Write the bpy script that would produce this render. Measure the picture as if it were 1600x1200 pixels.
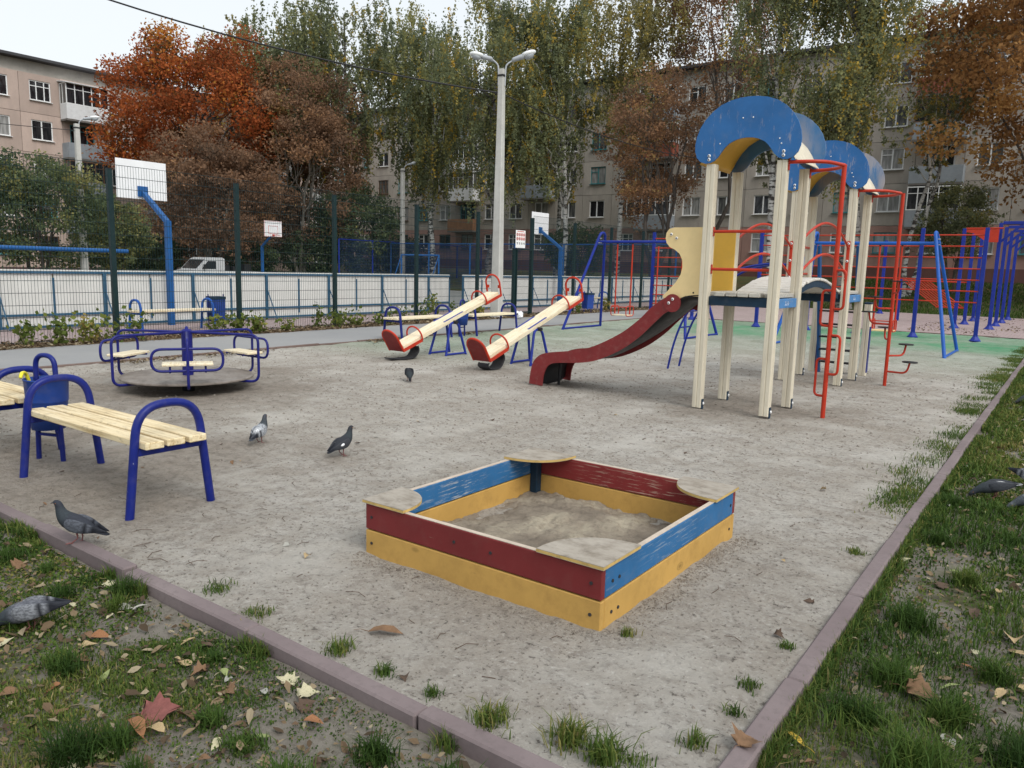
import bpy, math, random
import numpy as np
from mathutils import Vector, Matrix, Quaternion

random.seed(7); RNG = np.random.default_rng(7)
SC = bpy.context.scene
for o in list(bpy.data.objects): bpy.data.objects.remove(o, do_unlink=True)
COL = SC.collection
R = math.radians

# ------------------------------------------------------------------ camera
cam_d = bpy.data.cameras.new('camera'); cam = bpy.data.objects.new('camera', cam_d); COL.objects.link(cam)
cam_d.sensor_width = 36.0; cam_d.lens = 27.045; cam_d.clip_start = 0.05; cam_d.clip_end = 1500
YAW, PITCH, ROLL = R(36.0), R(8.61), R(1.516)
cam.matrix_world = (Matrix.Translation((0, 0, 1.5)) @ Matrix.Rotation(YAW, 4, 'Z') @
                    Matrix.Rotation(R(90) - PITCH, 4, 'X') @ Matrix.Rotation(ROLL, 4, 'Z'))
SC.camera = cam
SC.render.resolution_x, SC.render.resolution_y = 1024, 768

# ------------------------------------------------------------------ sky and sun (overcast autumn day)
SUN_EL, SUN_AZ = R(46), R(108)          # azimuth clockwise from +Y
W = bpy.data.worlds.new('World'); SC.world = W; W.use_nodes = True
wn = W.node_tree.nodes; wl = W.node_tree.links; wn.clear()
sky = wn.new('ShaderNodeTexSky'); sky.sky_type = 'NISHITA'; sky.sun_disc = False
sky.sun_elevation = SUN_EL; sky.sun_rotation = SUN_AZ; sky.dust_density = 4.0; sky.air_density = 1.0; sky.ozone_density = 1.0
hs = wn.new('ShaderNodeHueSaturation'); hs.inputs['Saturation'].default_value = 0.14; hs.inputs['Value'].default_value = 1.0
mx = wn.new('ShaderNodeMix'); mx.data_type = 'RGBA'; mx.inputs['Factor'].default_value = 0.6
mx.inputs['B'].default_value = (9.3, 10.0, 10.5, 1)      # the even cloud layer
bg = wn.new('ShaderNodeBackground'); bg.inputs['Strength'].default_value = 0.1
wo = wn.new('ShaderNodeOutputWorld')
wl.new(sky.outputs['Color'], hs.inputs['Color']); wl.new(hs.outputs['Color'], mx.inputs['A'])
wl.new(mx.outputs['Result'], bg.inputs['Color']); wl.new(bg.outputs['Background'], wo.inputs['Surface'])
sd = bpy.data.lights.new('sun', 'SUN'); sun = bpy.data.objects.new('sun', sd); COL.objects.link(sun)
sd.energy = 1.3; sd.angle = R(28); sd.color = (1.0, 0.96, 0.9)
sdir = Vector((math.sin(SUN_AZ) * math.cos(SUN_EL), math.cos(SUN_AZ) * math.cos(SUN_EL), math.sin(SUN_EL)))
sun.rotation_euler = sdir.to_track_quat('Z', 'Y').to_euler()
SC.render.engine = 'CYCLES'
vs = SC.view_settings; vs.view_transform = 'Standard'; vs.look = 'None'; vs.exposure = 0.36; vs.gamma = 1.0
vs.use_curve_mapping = False

# ------------------------------------------------------------------ helpers: tags, materials
def tag(o, label=None, cat=None, group=None, kind=None):
    if label: o['label'] = label
    if cat: o['category'] = cat
    if group: o['group'] = group
    if kind: o['kind'] = kind
    return o

def thing(name, label, cat, loc=(0, 0, 0), rz=0.0, group=None):
    o = bpy.data.objects.new(name, None); COL.objects.link(o)
    o.location = loc; o.rotation_euler = (0, 0, rz); o.empty_display_size = 0.2
    return tag(o, label, cat, group)

MATS = {}
def _mix(nt, fac, a, b, blend='MIX'):
    m = nt.nodes.new('ShaderNodeMix'); m.data_type = 'RGBA'; m.blend_type = blend; m.clamp_factor = True
    for s, v in (('Factor', fac), ('A', a), ('B', b)):
        if isinstance(v, bpy.types.NodeSocket): nt.links.new(v, m.inputs[s])
        elif s == 'Factor': m.inputs[s].default_value = v
        else: m.inputs[s].default_value = (*v, 1)
    return m.outputs['Result']

def _noise(nt, vec, scale, detail=4, rough=0.6, stretch=None):
    if stretch:
        mp = nt.nodes.new('ShaderNodeMapping'); mp.inputs['Scale'].default_value = stretch
        nt.links.new(vec, mp.inputs['Vector']); vec = mp.outputs['Vector']
    n = nt.nodes.new('ShaderNodeTexNoise'); n.inputs['Scale'].default_value = scale
    n.inputs['Detail'].default_value = detail; n.inputs['Roughness'].default_value = rough
    nt.links.new(vec, n.inputs['Vector']); return n.outputs['Fac']

def _ramp(nt, fac, stops, interp='LINEAR'):
    r = nt.nodes.new('ShaderNodeValToRGB'); r.color_ramp.interpolation = interp
    e = r.color_ramp.elements
    while len(e) < len(stops): e.new(0.5)
    for el, (p, c) in zip(e, stops):
        el.position = p; el.color = (*c, 1) if len(c) == 3 else c
    nt.links.new(fac, r.inputs['Fac']); return r.outputs['Color']

def _g(v): return (v, v, v)

def new_mat(name):
    m = bpy.data.materials.new(name); m.use_nodes = True; nt = m.node_tree; nt.nodes.clear()
    out = nt.nodes.new('ShaderNodeOutputMaterial'); p = nt.nodes.new('ShaderNodeBsdfPrincipled')
    nt.links.new(p.outputs['BSDF'], out.inputs['Surface']); MATS[name] = m
    return m, nt, p

def coord(nt, kind='Object'):
    t = nt.nodes.new('ShaderNodeTexCoord'); v = t.outputs[kind]
    if kind == 'Object':      # shift by a random amount per object so that repeats differ
        oi = nt.nodes.new('ShaderNodeObjectInfo'); vm = nt.nodes.new('ShaderNodeVectorMath'); vm.operation = 'MULTIPLY_ADD'
        cb = nt.nodes.new('ShaderNodeCombineXYZ')
        for k in range(3): nt.links.new(oi.outputs['Random'], cb.inputs[k])
        nt.links.new(cb.outputs[0], vm.inputs[0]); vm.inputs[1].default_value = (37.1, 11.3, 23.7); nt.links.new(v, vm.inputs[2])
        v = vm.outputs[0]
    return v

def bump(nt, p, h, strength=0.3, dist=0.01):
    b = nt.nodes.new('ShaderNodeBump'); b.inputs['Strength'].default_value = strength; b.inputs['Distance'].default_value = dist
    nt.links.new(h, b.inputs['Height']); nt.links.new(b.outputs['Normal'], p.inputs['Normal']); return b

def paint(name, col, rough=0.45, var=0.12, scale=6, dirt=0.25, dirtcol=(0.16, 0.14, 0.12), wear=None, bmp=0.08, metal=0.0, spec=0.28, stretch=None, knots=0):
    """painted or plain surface: slight tonal drift, dust film, optional chipped / scuffed spots showing another colour"""
    m, nt, p = new_mat(name); v = coord(nt)
    n1 = _noise(nt, v, scale, 5, stretch=stretch)
    lo = tuple(c * (1 - var) for c in col); hi = tuple(min(1, c * (1 + var)) for c in col)
    c = _ramp(nt, n1, [(0.3, lo), (0.7, hi)])
    n2 = _noise(nt, v, scale * 2.7, 8, 0.7)
    d = _ramp(nt, n2, [(0.5, _g(0)), (0.8, _g(dirt))])
    c = _mix(nt, d, c, dirtcol)
    if knots:
        vo = nt.nodes.new('ShaderNodeTexVoronoi'); vo.inputs['Scale'].default_value = knots; mp = nt.nodes.new('ShaderNodeMapping'); mp.inputs['Scale'].default_value = (.8, 1.6, 1.6)
        nt.links.new(v, mp.inputs['Vector']); nt.links.new(mp.outputs['Vector'], vo.inputs['Vector'])
        c = _mix(nt, _ramp(nt, vo.outputs['Distance'], [(0.05, _g(0.75)), (0.085, _g(0.15)), (0.10, _g(0.5)), (0.125, _g(0))]), c, tuple(x * .35 for x in col))
    if wear:
        wcol, lo_t, hi_t, wscale, wst = wear
        n3 = _noise(nt, v, wscale, 8, 0.72, wst)
        f = _ramp(nt, n3, [(lo_t, _g(0)), (hi_t, _g(0.95))])
        n5 = _noise(nt, v, wscale * 0.23, 2, 0.5)
        f = _mix(nt, 1.0, f, _ramp(nt, n5, [(0.42, _g(0.0)), (0.62, _g(1))]), 'MULTIPLY')
        c = _mix(nt, f, c, wcol)
    nt.links.new(c, p.inputs['Base Color']); p.inputs['Roughness'].default_value = rough; p.inputs['Metallic'].default_value = metal
    p.inputs['Specular IOR Level'].default_value = spec
    rr = _ramp(nt, n2, [(0.3, _g(max(0, rough - .1))), (0.8, _g(min(1, rough + .2)))]); nt.links.new(rr, p.inputs['Roughness'])
    if bmp: bump(nt, p, n2, bmp, 0.004)
    return m

def wood(name, c1, c2, c3, rough=0.7, knots=True, gs=(1.2, 22, 22)):
    m, nt, p = new_mat(name); v = coord(nt)
    g1 = _noise(nt, v, 2.2, 6, 0.6, gs)
    c = _ramp(nt, g1, [(0.32, c1), (0.5, c2), (0.72, c3)])
    g2 = _noise(nt, v, 5, 7, 0.7, (2.5, 5, 5))
    c = _mix(nt, _ramp(nt, g2, [(0.55, _g(0)), (0.75, _g(0.7))]), c, tuple(x * 0.45 for x in c1))
    nt.links.new(c, p.inputs['Base Color']); p.inputs['Roughness'].default_value = rough
    bump(nt, p, g1, 0.35, 0.004)
    return m

# ------------------------------------------------------------------ helpers: mesh building
class MB:
    def __init__(s): s.v = []; s.f = []; s.sm = []
    def add(s, vs, fs, smooth=False):
        b = len(s.v); s.v += [tuple(x) for x in vs]; s.f += [tuple(i + b for i in f) for f in fs]; s.sm += [smooth] * len(fs); return s
    def box(s, c, d, ch=0.0, rot=None):
        """box, centre c, full size d, chamfer ch, optional rotation matrix"""
        hx, hy, hz = d[0] / 2, d[1] / 2, d[2] / 2
        if ch <= 0:
            V = [(x, y, z) for x in (-hx, hx) for y in (-hy, hy) for z in (-hz, hz)]
            F = [(0, 1, 3, 2), (4, 6, 7, 5), (0, 4, 5, 1), (2, 3, 7, 6), (0, 2, 6, 4), (1, 5, 7, 3)]
        else:
            ch = min(ch, hx * .9, hy * .9, hz * .9); V = []; idx = {}
            for sx in (-1, 1):
                for sy in (-1, 1):
                    for sz in (-1, 1):
                        for k in range(3):
                            p = [sx * hx, sy * hy, sz * hz]
                            for a in range(3):
                                if a != k: p[a] -= (sx, sy, sz)[a] * ch
                            idx[(sx, sy, sz, k)] = len(V); V.append(tuple(p))
            F = []
            for k in range(3):
                a, b = [(1, 2), (2, 0), (0, 1)][k]
                for sg in (-1, 1):
                    q = []
                    for (u, w) in ((-1, -1), (1, -1), (1, 1), (-1, 1)):
                        t = [0, 0, 0]; t[k] = sg; t[a] = u; t[b] = w; q.append(idx[(*t, k)])
                    F.append(tuple(q if sg > 0 else q[::-1]))
            for k in range(3):          # edge strips along axis k
                a, b = [(1, 2), (2, 0), (0, 1)][k]
                for u in (-1, 1):
                    for w in (-1, 1):
                        t0 = [0, 0, 0]; t0[k] = -1; t0[a] = u; t0[b] = w; t1 = list(t0); t1[k] = 1
                        q = (idx[(*t0, a)], idx[(*t1, a)], idx[(*t1, b)], idx[(*t0, b)])
                        F.append(q if u * w < 0 else q[::-1])
            for sx in (-1, 1):
                for sy in (-1, 1):
                    for sz in (-1, 1):
                        q = tuple(idx[(sx, sy, sz, k)] for k in range(3)); F.append(q if sx * sy * sz > 0 else q[::-1])
        if rot is not None: V = [rot @ Vector(p) for p in V]
        return s.add([(p[0] + c[0], p[1] + c[1], p[2] + c[2]) for p in V], F)
    def bar(s, a, b, w, h, ch=0.0, up=(0, 0, 1)):
        """rectangular bar from a to b; w across, h along up"""
        a, b = Vector(a), Vector(b); d = b - a; L = d.length; x = d.normalized(); u = Vector(up)
        y = u.cross(x)
        if y.length < 1e-5: y = Vector((0, 1, 0)).cross(x)
        y.normalize(); z = x.cross(y)
        return s.box((a + b) / 2, (L, w, h), ch, Matrix((x, y, z)).transposed())
    def tube(s, pts, r, n=10, closed=False, caps=True, smooth=True):
        P = [Vector(p) for p in pts]; N = len(P); rs = r if hasattr(r, '__len__') else [r] * N
        T = []
        for i in range(N):
            if closed: t = P[(i + 1) % N] - P[i - 1]
            else: t = P[min(i + 1, N - 1)] - P[max(i - 1, 0)]
            T.append(t.normalized())
        u = T[0].orthogonal().normalized(); base = len(s.v); V = []
        for i in range(N):
            u = (u - T[i] * u.dot(T[i])); u = u.normalized() if u.length > 1e-6 else T[i].orthogonal().normalized()
            w = T[i].cross(u)
            for k in range(n):
                a = 2 * math.pi * k / n; V.append(P[i] + (u * math.cos(a) + w * math.sin(a)) * rs[i])
        F = []
        for i in range(N if closed else N - 1):
            j = (i + 1) % N
            for k in range(n): F.append((i * n + k, i * n + (k + 1) % n, j * n + (k + 1) % n, j * n + k))
        s.add(V, F, smooth)
        if caps and not closed:
            s.add(V[:n], [tuple(range(n))[::-1]]); s.add(V[-n:], [tuple(range(n))])
        return s
    def cyl(s, a, b, r, n=14, r2=None): return s.tube([a, b], [r, r if r2 is None else r2], n)
    def prism(s, poly, t0, t1, axis='y', smooth=False):
        """poly: list of 2-D points; axis 'y' -> (x, z) extruded along y, 'z' -> (x, y) along z, 'x' -> (y, z) along x"""
        f = {'y': lambda p, t: (p[0], t, p[1]), 'z': lambda p, t: (p[0], p[1], t), 'x': lambda p, t: (t, p[0], p[1])}[axis]
        ar = sum(poly[i - 1][0] * poly[i][1] - poly[i][0] * poly[i - 1][1] for i in range(len(poly)))
        if ar < 0: poly = poly[::-1]
        n = len(poly); A = [f(p, t0) for p in poly]; B = [f(p, t1) for p in poly]
        flip = (axis == 'y')
        side = [(i, (i + 1) % n, n + (i + 1) % n, n + i) for i in range(n)]
        if (t1 < t0) != flip: side = [q[::-1] for q in side]; ca, cb = tuple(range(n)), tuple(range(n))[::-1]
        else: ca, cb = tuple(range(n))[::-1], tuple(range(n))
        s.add(A + B, side, smooth); s.add(A, [ca]); s.add(B, [cb]); return s
    def lathe(s, prof, c=(0, 0, 0), n=20, smooth=True):
        V = []; F = []
        for r, z in prof:
            for k in range(n):
                a = 2 * math.pi * k / n; V.append((c[0] + r * math.cos(a), c[1] + r * math.sin(a), c[2] + z))
        for i in range(len(prof) - 1):
            for k in range(n): F.append((i * n + k, i * n + (k + 1) % n, (i + 1) * n + (k + 1) % n, (i + 1) * n + k))
        s.add(V, F, smooth)
        if prof[0][0] > 1e-4: s.add(V[:n], [tuple(range(n))[::-1]])
        if prof[-1][0] > 1e-4: s.add(V[-n:], [tuple(range(n))])
        return s
    def mesh(s, name, mat):
        me = bpy.data.meshes.new(name); me.from_pydata(s.v, [], s.f)
        me.polygons.foreach_set('use_smooth', s.sm)
        if mat: me.materials.append(mat if not isinstance(mat, str) else MATS[mat])
        me.update(); return me
    def build(s, name, mat, parent=None, loc=None, rz=None):
        o = bpy.data.objects.new(name, s.mesh(name, mat)); COL.objects.link(o)
        if parent: o.parent = parent
        if loc: o.location = loc
        if rz: o.rotation_euler = (0, 0, rz)
        return o

def inst(name, me, parent=None, loc=(0, 0, 0), rot=(0, 0, 0), sc=None):
    o = bpy.data.objects.new(name, me); COL.objects.link(o); o.parent = parent; o.location = loc; o.rotation_euler = rot
    if sc: o.scale = sc
    return o

def copy_tree(o, parent=None):
    c = o.copy(); COL.objects.link(c); c.parent = parent
    for ch in list(o.children): copy_tree(ch, c)
    return c

def fillet(pts, r, seg=6, closed=False):
    P = [Vector(p) for p in pts]; N = len(P); out = []
    for i in range(N):
        if not closed and i in (0, N - 1): out.append(P[i]); continue
        a, b, c = P[i - 1], P[i], P[(i + 1) % N]
        d1, d2 = (a - b), (c - b); rr = min(r, d1.length * .49, d2.length * .49)
        d1.normalize(); d2.normalize(); ang = d1.angle(d2)
        if ang > 3.1: out.append(b); continue
        s0, s1 = b + d1 * rr, b + d2 * rr
        for k in range(seg + 1):
            t = k / seg; out.append(s0 * (1 - t) ** 2 + b * 2 * t * (1 - t) + s1 * t * t)
    return out

def smooth_curve(pts, sub=6):
    """Catmull-Rom through the points"""
    P = [Vector(p) for p in pts]; P = [P[0] * 2 - P[1]] + P + [P[-1] * 2 - P[-2]]; out = []
    for i in range(1, len(P) - 2):
        for k in range(sub):
            t = k / sub; a, b, c, d = P[i - 1:i + 3]
            out.append(0.5 * ((2 * b) + (c - a) * t + (2 * a - 5 * b + 4 * c - d) * t * t + (3 * b - a - 3 * c + d) * t ** 3))
    out.append(P[-2]); return out

def vnoise(x, y, seed=0):
    xi = np.floor(x).astype(np.int64); yi = np.floor(y).astype(np.int64); fx = x - xi; fy = y - yi
    fx = fx * fx * (3 - 2 * fx); fy = fy * fy * (3 - 2 * fy)
    def h(a, b):
        n = (a * 374761393 + b * 668265263 + seed * 1442695041) & 0xFFFFFFFF
        n = ((n ^ (n >> 13)) * 1274126177) & 0xFFFFFFFF
        return ((n ^ (n >> 16)) & 0xFFFF) / 65535.0
    return (h(xi, yi) * (1 - fx) + h(xi + 1, yi) * fx) * (1 - fy) + (h(xi, yi + 1) * (1 - fx) + h(xi + 1, yi + 1) * fx) * fy
def fbm(x, y, seed=0, oct=4):
    s = 0; a = 0.5
    for k in range(oct): s = s + a * vnoise(x * 2 ** k, y * 2 ** k, seed + k * 17); a *= 0.5
    return s

def np_mesh(name, V, F, mat, smooth=True, face_attr=None):
    """fast mesh of equal-sided faces; face_attr: dict name -> float per face"""
    me = bpy.data.meshes.new(name); V = np.asarray(V, np.float32); F = np.asarray(F, np.int32); nf, k = F.shape
    me.vertices.add(len(V)); me.vertices.foreach_set('co', V.ravel())
    me.loops.add(nf * k); me.loops.foreach_set('vertex_index', F.ravel())
    me.polygons.add(nf); me.polygons.foreach_set('loop_start', np.arange(0, nf * k, k, dtype=np.int32))
    me.polygons.foreach_set('use_smooth', np.full(nf, smooth))
    me.update(calc_edges=True)
    for n, a in (face_attr or {}).items():
        at = me.attributes.new(n, 'FLOAT', 'FACE'); at.data.foreach_set('value', np.asarray(a, np.float32))
    if mat: me.materials.append(MATS[mat] if isinstance(mat, str) else mat)
    me.validate(clean_customdata=False)
    return me

def grid_sheet(name, xs, ys, zf, mat, parent=None):
    X, Y = np.meshgrid(xs, ys); Z = zf(X, Y); V = np.stack([X, Y, Z], -1).reshape(-1, 3)
    nx, ny = len(xs), len(ys); i = np.arange(nx * ny).reshape(ny, nx)
    F = np.stack([i[:-1, :-1], i[:-1, 1:], i[1:, 1:], i[1:, :-1]], -1).reshape(-1, 4)
    return inst(name, np_mesh(name, V, F, mat), parent)
# ------------------------------------------------------------------ materials
paint('bench_blue', (0.007, 0.016, 0.165), 0.38, 0.15, 5, 0.18, wear=((0.45, 0.45, 0.47), 0.69, 0.72, 26, None))
paint('carousel_blue', (0.010, 0.013, 0.15), 0.36, 0.12, 5, 0.15, wear=((0.3, 0.3, 0.33), 0.7, 0.73, 24, None))
paint('swing_blue', (0.010, 0.028, 0.26), 0.4, 0.12, 5, 0.15)
paint('light_blue', (0.014, 0.10, 0.42), 0.4, 0.12, 5, 0.15, wear=((0.3, 0.32, 0.34), 0.68, 0.72, 25, None))
paint('court_blue', (0.014, 0.095, 0.29), 0.45, 0.12, 4, 0.2)
paint('red_tube', (0.48, 0.036, 0.014), 0.38, 0.12, 6, 0.15, wear=((0.25, 0.12, 0.08), 0.68, 0.72, 30, None))
paint('slide_red', (0.20, 0.024, 0.025), 0.5, 0.14, 5, 0.25, (0.30, 0.22, 0.2), wear=((0.5, 0.42, 0.4), 0.7, 0.74, 32, None))
paint('roof_blue', (0.030, 0.140, 0.37), 0.55, 0.14, 3, 0.2, (0.25, 0.26, 0.28), wear=((0.42, 0.38, 0.36), 0.56, 0.68, 5.5, (3.0, 3.0, 0.7)))
paint('roof_blue_scuffed', (0.06, 0.17, 0.36), 0.6, 0.14, 3, 0.3, (0.3, 0.28, 0.27), wear=((0.42, 0.37, 0.35), 0.34, 0.50, 5, (3.0, 3.0, 0.6)))
paint('yellow_panel', (0.80, 0.48, 0.08), 0.5, 0.1, 3, 0.25, (0.5, 0.36, 0.14))
paint('yellow_pale', (0.82, 0.63, 0.32), 0.5, 0.08, 3, 0.2, (0.5, 0.4, 0.22))
paint('plastic_black', (0.018, 0.018, 0.02), 0.45, 0.2, 6, 0.25, (0.12, 0.11, 0.1))
paint('navy_beam', (0.010, 0.034, 0.066), 0.6, 0.15, 5, 0.3)
paint('blue_strip', (0.07, 0.22, 0.48), 0.6, 0.15, 6, 0.35, (0.3, 0.32, 0.33), wear=((0.4, 0.4, 0.38), 0.58, 0.66, 18, (1, 1, 1)))
paint('bolt_cap', (0.85, 0.85, 0.84), 0.4, 0.05, 6, 0.1)
paint('bolt_core', (0.02, 0.02, 0.05), 0.4, 0.05, 6, 0.0)
paint('steel', (0.5, 0.5, 0.5), 0.4, 0.1, 10, 0.3, metal=0.8)
paint('cream_post', (0.66, 0.60, 0.475), 0.6, 0.13, 2.2, 0.3, (0.42, 0.36, 0.27), stretch=(9, 9, 0.7), wear=((0.3, 0.26, 0.2), 0.7, 0.74, 20, (1, 1, .5)))
paint('rubber', (0.03, 0.03, 0.033), 0.75, 0.2, 8, 0.35, (0.16, 0.15, 0.14))
paint('fence_green', (0.005, 0.022, 0.024), 0.5, 0.1, 6, 0.1)
paint('fence_wire', (0.008, 0.028, 0.03), 0.5, 0.1, 6, 0.0)
paint('board_white', (0.66, 0.66, 0.63), 0.55, 0.06, 1.5, 0.3, (0.45, 0.44, 0.4), stretch=(2, 2, 1))
paint('rink_frame', (0.035, 0.105, 0.18), 0.5, 0.15, 6, 0.2)
paint('backboard_white', (0.83, 0.84, 0.85), 0.5, 0.04, 3, 0.12, (0.5, 0.5, 0.48))
paint('sign_white', (0.85, 0.85, 0.84), 0.5, 0.03, 5, 0.08)
paint('sign_red', (0.6, 0.06, 0.04), 0.5, 0.05, 5, 0)
paint('sign_dark', (0.05, 0.05, 0.06), 0.5, 0.05, 5, 0)
paint('lamp_grey', (0.42, 0.44, 0.47), 0.45, 0.08, 8, 0.2)
paint('lamp_cover', (0.86, 0.87, 0.87), 0.35, 0.04, 8, 0.1)
paint('yellow_plastic', (0.85, 0.75, 0.05), 0.35, 0.05, 6, 0.05)
paint('bag_white', (0.85, 0.86, 0.88), 0.4, 0.06, 9, 0.1)
paint('bin_blue', (0.018, 0.055, 0.26), 0.45, 0.2, 5, 0.25, wear=((0.28, 0.3, 0.36), 0.67, 0.72, 22, (2, 2, .5)))
paint('net_blue', (0.02, 0.045, 0.13), 0.7, 0.25, 2, 0.2)
paint('van_white', (0.5, 0.51, 0.52), 0.3, 0.04, 2, 0.15)
paint('glass_dark', (0.02, 0.024, 0.028), 0.08, 0.1, 1, 0.05, spec=0.6, bmp=0)
paint('concrete', (0.50, 0.49, 0.46), 0.85, 0.1, 3, 0.35, (0.32, 0.31, 0.28), bmp=0.35)
wood('bench_wood', (0.50, 0.36, 0.18), (0.76, 0.62, 0.38), (0.84, 0.72, 0.50), 0.6)
wood('seesaw_wood', (0.66, 0.52, 0.32), (0.82, 0.71, 0.50), (0.87, 0.78, 0.60), 0.55)
wood('deck_wood', (0.34, 0.31, 0.27), (0.5, 0.47, 0.41), (0.62, 0.58, 0.5), 0.7)
wood('bridge_wood', (0.52, 0.49, 0.45), (0.68, 0.65, 0.59), (0.76, 0.72, 0.66), 0.55)
wood('ply_seat', (0.22, 0.185, 0.145), (0.34, 0.30, 0.25), (0.41, 0.365, 0.31), 0.65, gs=(5, 7, 7))
wood('carousel_ply', (0.16, 0.135, 0.115), (0.23, 0.20, 0.175), (0.29, 0.26, 0.23), 0.6, gs=(2, 4, 4))
RAW = (0.40, 0.30, 0.2)
paint('box_red', (0.165, 0.021, 0.022), 0.6, 0.12, 4, 0.3, (0.2, 0.09, 0.075), wear=((0.30, 0.2, 0.15), 0.655, 0.70, 3.5, (2.2, 22, 16)), bmp=0.2, knots=3.1)
paint('box_red_worn', (0.20, 0.024, 0.024), 0.6, 0.12, 4, 0.3, (0.2, 0.09, 0.075), wear=((0.42, 0.28, 0.22), 0.54, 0.60, 4, (1.4, 26, 20)), bmp=0.25)
paint('box_blue', (0.024, 0.125, 0.29), 0.6, 0.14, 4, 0.3, (0.2, 0.22, 0.24), wear=((0.50, 0.5, 0.47), 0.545, 0.60, 4, (1.4, 26, 20)), bmp=0.25)
paint('box_yellow', (0.52, 0.31, 0.085), 0.6, 0.14, 3, 0.6, (0.30, 0.17, 0.05), wear=((0.25, 0.15, 0.06), 0.66, 0.74, 9, (1, 1, 1)), bmp=0.2, knots=3.3)
paint('box_top', (0.52, 0.44, 0.36), 0.75, 0.15, 7, 0.5, (0.3, 0.24, 0.19), bmp=0.4)
paint('ply_edge', (0.55, 0.38, 0.13), 0.7, 0.2, 9, 0.5, (0.1, 0.07, 0.04))

def mat_sand():
    m, nt, p = new_mat('sand'); g = nt.nodes.new('ShaderNodeNewGeometry'); v = g.outputs['Position']
    big = _noise(nt, v, 0.55, 4, 0.55); mid = _noise(nt, v, 4.5, 6, 0.65); fine = _noise(nt, v, 38, 6, 0.75); patch = _noise(nt, v, 1.4, 5, 0.6)
    c = _ramp(nt, big, [(0.32, (0.385, 0.345, 0.297)), (0.55, (0.495, 0.463, 0.418)), (0.75, (0.565, 0.537, 0.497))])
    c = _mix(nt, _ramp(nt, mid, [(0.42, _g(0)), (0.62, _g(0.6))]), c, (0.385, 0.34, 0.288))
    mid2 = _noise(nt, v, 11, 8, 0.75); c = _mix(nt, _ramp(nt, mid2, [(0.495, _g(0)), (0.61, _g(0.68))]), c, (0.275, 0.243, 0.21))
    c = _mix(nt, _ramp(nt, fine, [(0.56, _g(0)), (0.63, _g(0.9))]), c, (0.12, 0.105, 0.09))
    c = _mix(nt, _ramp(nt, patch, [(0.52, _g(0)), (0.70, _g(0.7))]), c, (0.58, 0.55, 0.50))
    c = _mix(nt, _ramp(nt, patch, [(0.28, _g(0.55)), (0.44, _g(0))]), c, (0.29, 0.25, 0.21))
    c = _mix(nt, _ramp(nt, fine, [(0.30, _g(0.75)), (0.43, _g(0))]), c, (0.70, 0.675, 0.63))
    # browner, more trodden soil round the carousel, at the benches and along the front; darker brown patches under the towers
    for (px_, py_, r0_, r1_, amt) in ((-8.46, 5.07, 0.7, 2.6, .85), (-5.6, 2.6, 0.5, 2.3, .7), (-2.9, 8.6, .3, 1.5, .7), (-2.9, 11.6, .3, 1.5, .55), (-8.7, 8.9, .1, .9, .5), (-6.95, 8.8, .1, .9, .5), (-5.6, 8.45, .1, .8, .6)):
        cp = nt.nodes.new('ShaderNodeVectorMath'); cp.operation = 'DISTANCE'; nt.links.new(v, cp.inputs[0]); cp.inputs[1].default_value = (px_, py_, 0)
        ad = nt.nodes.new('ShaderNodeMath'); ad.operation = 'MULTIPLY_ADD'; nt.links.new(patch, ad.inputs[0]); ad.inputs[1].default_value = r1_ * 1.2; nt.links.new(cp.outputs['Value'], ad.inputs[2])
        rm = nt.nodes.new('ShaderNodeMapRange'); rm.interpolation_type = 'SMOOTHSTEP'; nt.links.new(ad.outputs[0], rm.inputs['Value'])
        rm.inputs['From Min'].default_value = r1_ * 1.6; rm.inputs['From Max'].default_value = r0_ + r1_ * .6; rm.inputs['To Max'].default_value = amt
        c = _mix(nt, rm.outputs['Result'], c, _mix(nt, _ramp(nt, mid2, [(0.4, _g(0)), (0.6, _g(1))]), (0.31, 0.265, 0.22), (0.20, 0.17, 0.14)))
    # remains of green colouring worn into the ground at the back of the playground
    sx = nt.nodes.new('ShaderNodeSeparateXYZ'); nt.links.new(v, sx.inputs[0])
    def mr(sock, a, b):
        n = nt.nodes.new('ShaderNodeMapRange'); n.interpolation_type = 'SMOOTHSTEP'; nt.links.new(sock, n.inputs['Value'])
        n.inputs['From Min'].default_value = a; n.inputs['From Max'].default_value = b; return n.outputs['Result']
    def mul(a, b, op='MULTIPLY'):
        n = nt.nodes.new('ShaderNodeMath'); n.operation = op; n.use_clamp = True
        for k, s in enumerate((a, b)):
            if isinstance(s, (int, float)): n.inputs[k].default_value = s
            else: nt.links.new(s, n.inputs[k])
        return n.outputs[0]
    f1 = mul(mr(sx.outputs['Y'], 16.0, 20.5), mr(sx.outputs['X'], -12.5, -7.0))
    f1 = mul(f1, _ramp(nt, _noise(nt, v, 0.35, 3), [(0.3, _g(0.45)), (0.6, _g(1.0))]))
    f2 = mul(mr(sx.outputs['X'], -5.5, -10.5), mr(sx.outputs['Y'], 8.0, 11.0)); f2 = mul(f2, 0.36)
    f3 = mul(mr(sx.outputs['Y'], 12.0, 17.0), 0.22)
    f = mul(mul(f1, f2, 'MAXIMUM'), f3, 'MAXIMUM')
    f = mul(f, _ramp(nt, _noise(nt, v, 2.0, 6, 0.7), [(0.25, _g(0.5)), (0.6, _g(1))]))
    c = _mix(nt, mul(f, 0.95), c, (0.06, 0.285, 0.135))
    nt.links.new(c, p.inputs['Base Color']); p.inputs['Roughness'].default_value = 0.95; p.inputs['Specular IOR Level'].default_value = 0.15
    h = mul(mul(mid2, 0.5), mul(fine, 0.5), 'ADD'); bump(nt, p, h, 1.0, 0.05)
mat_sand()

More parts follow.
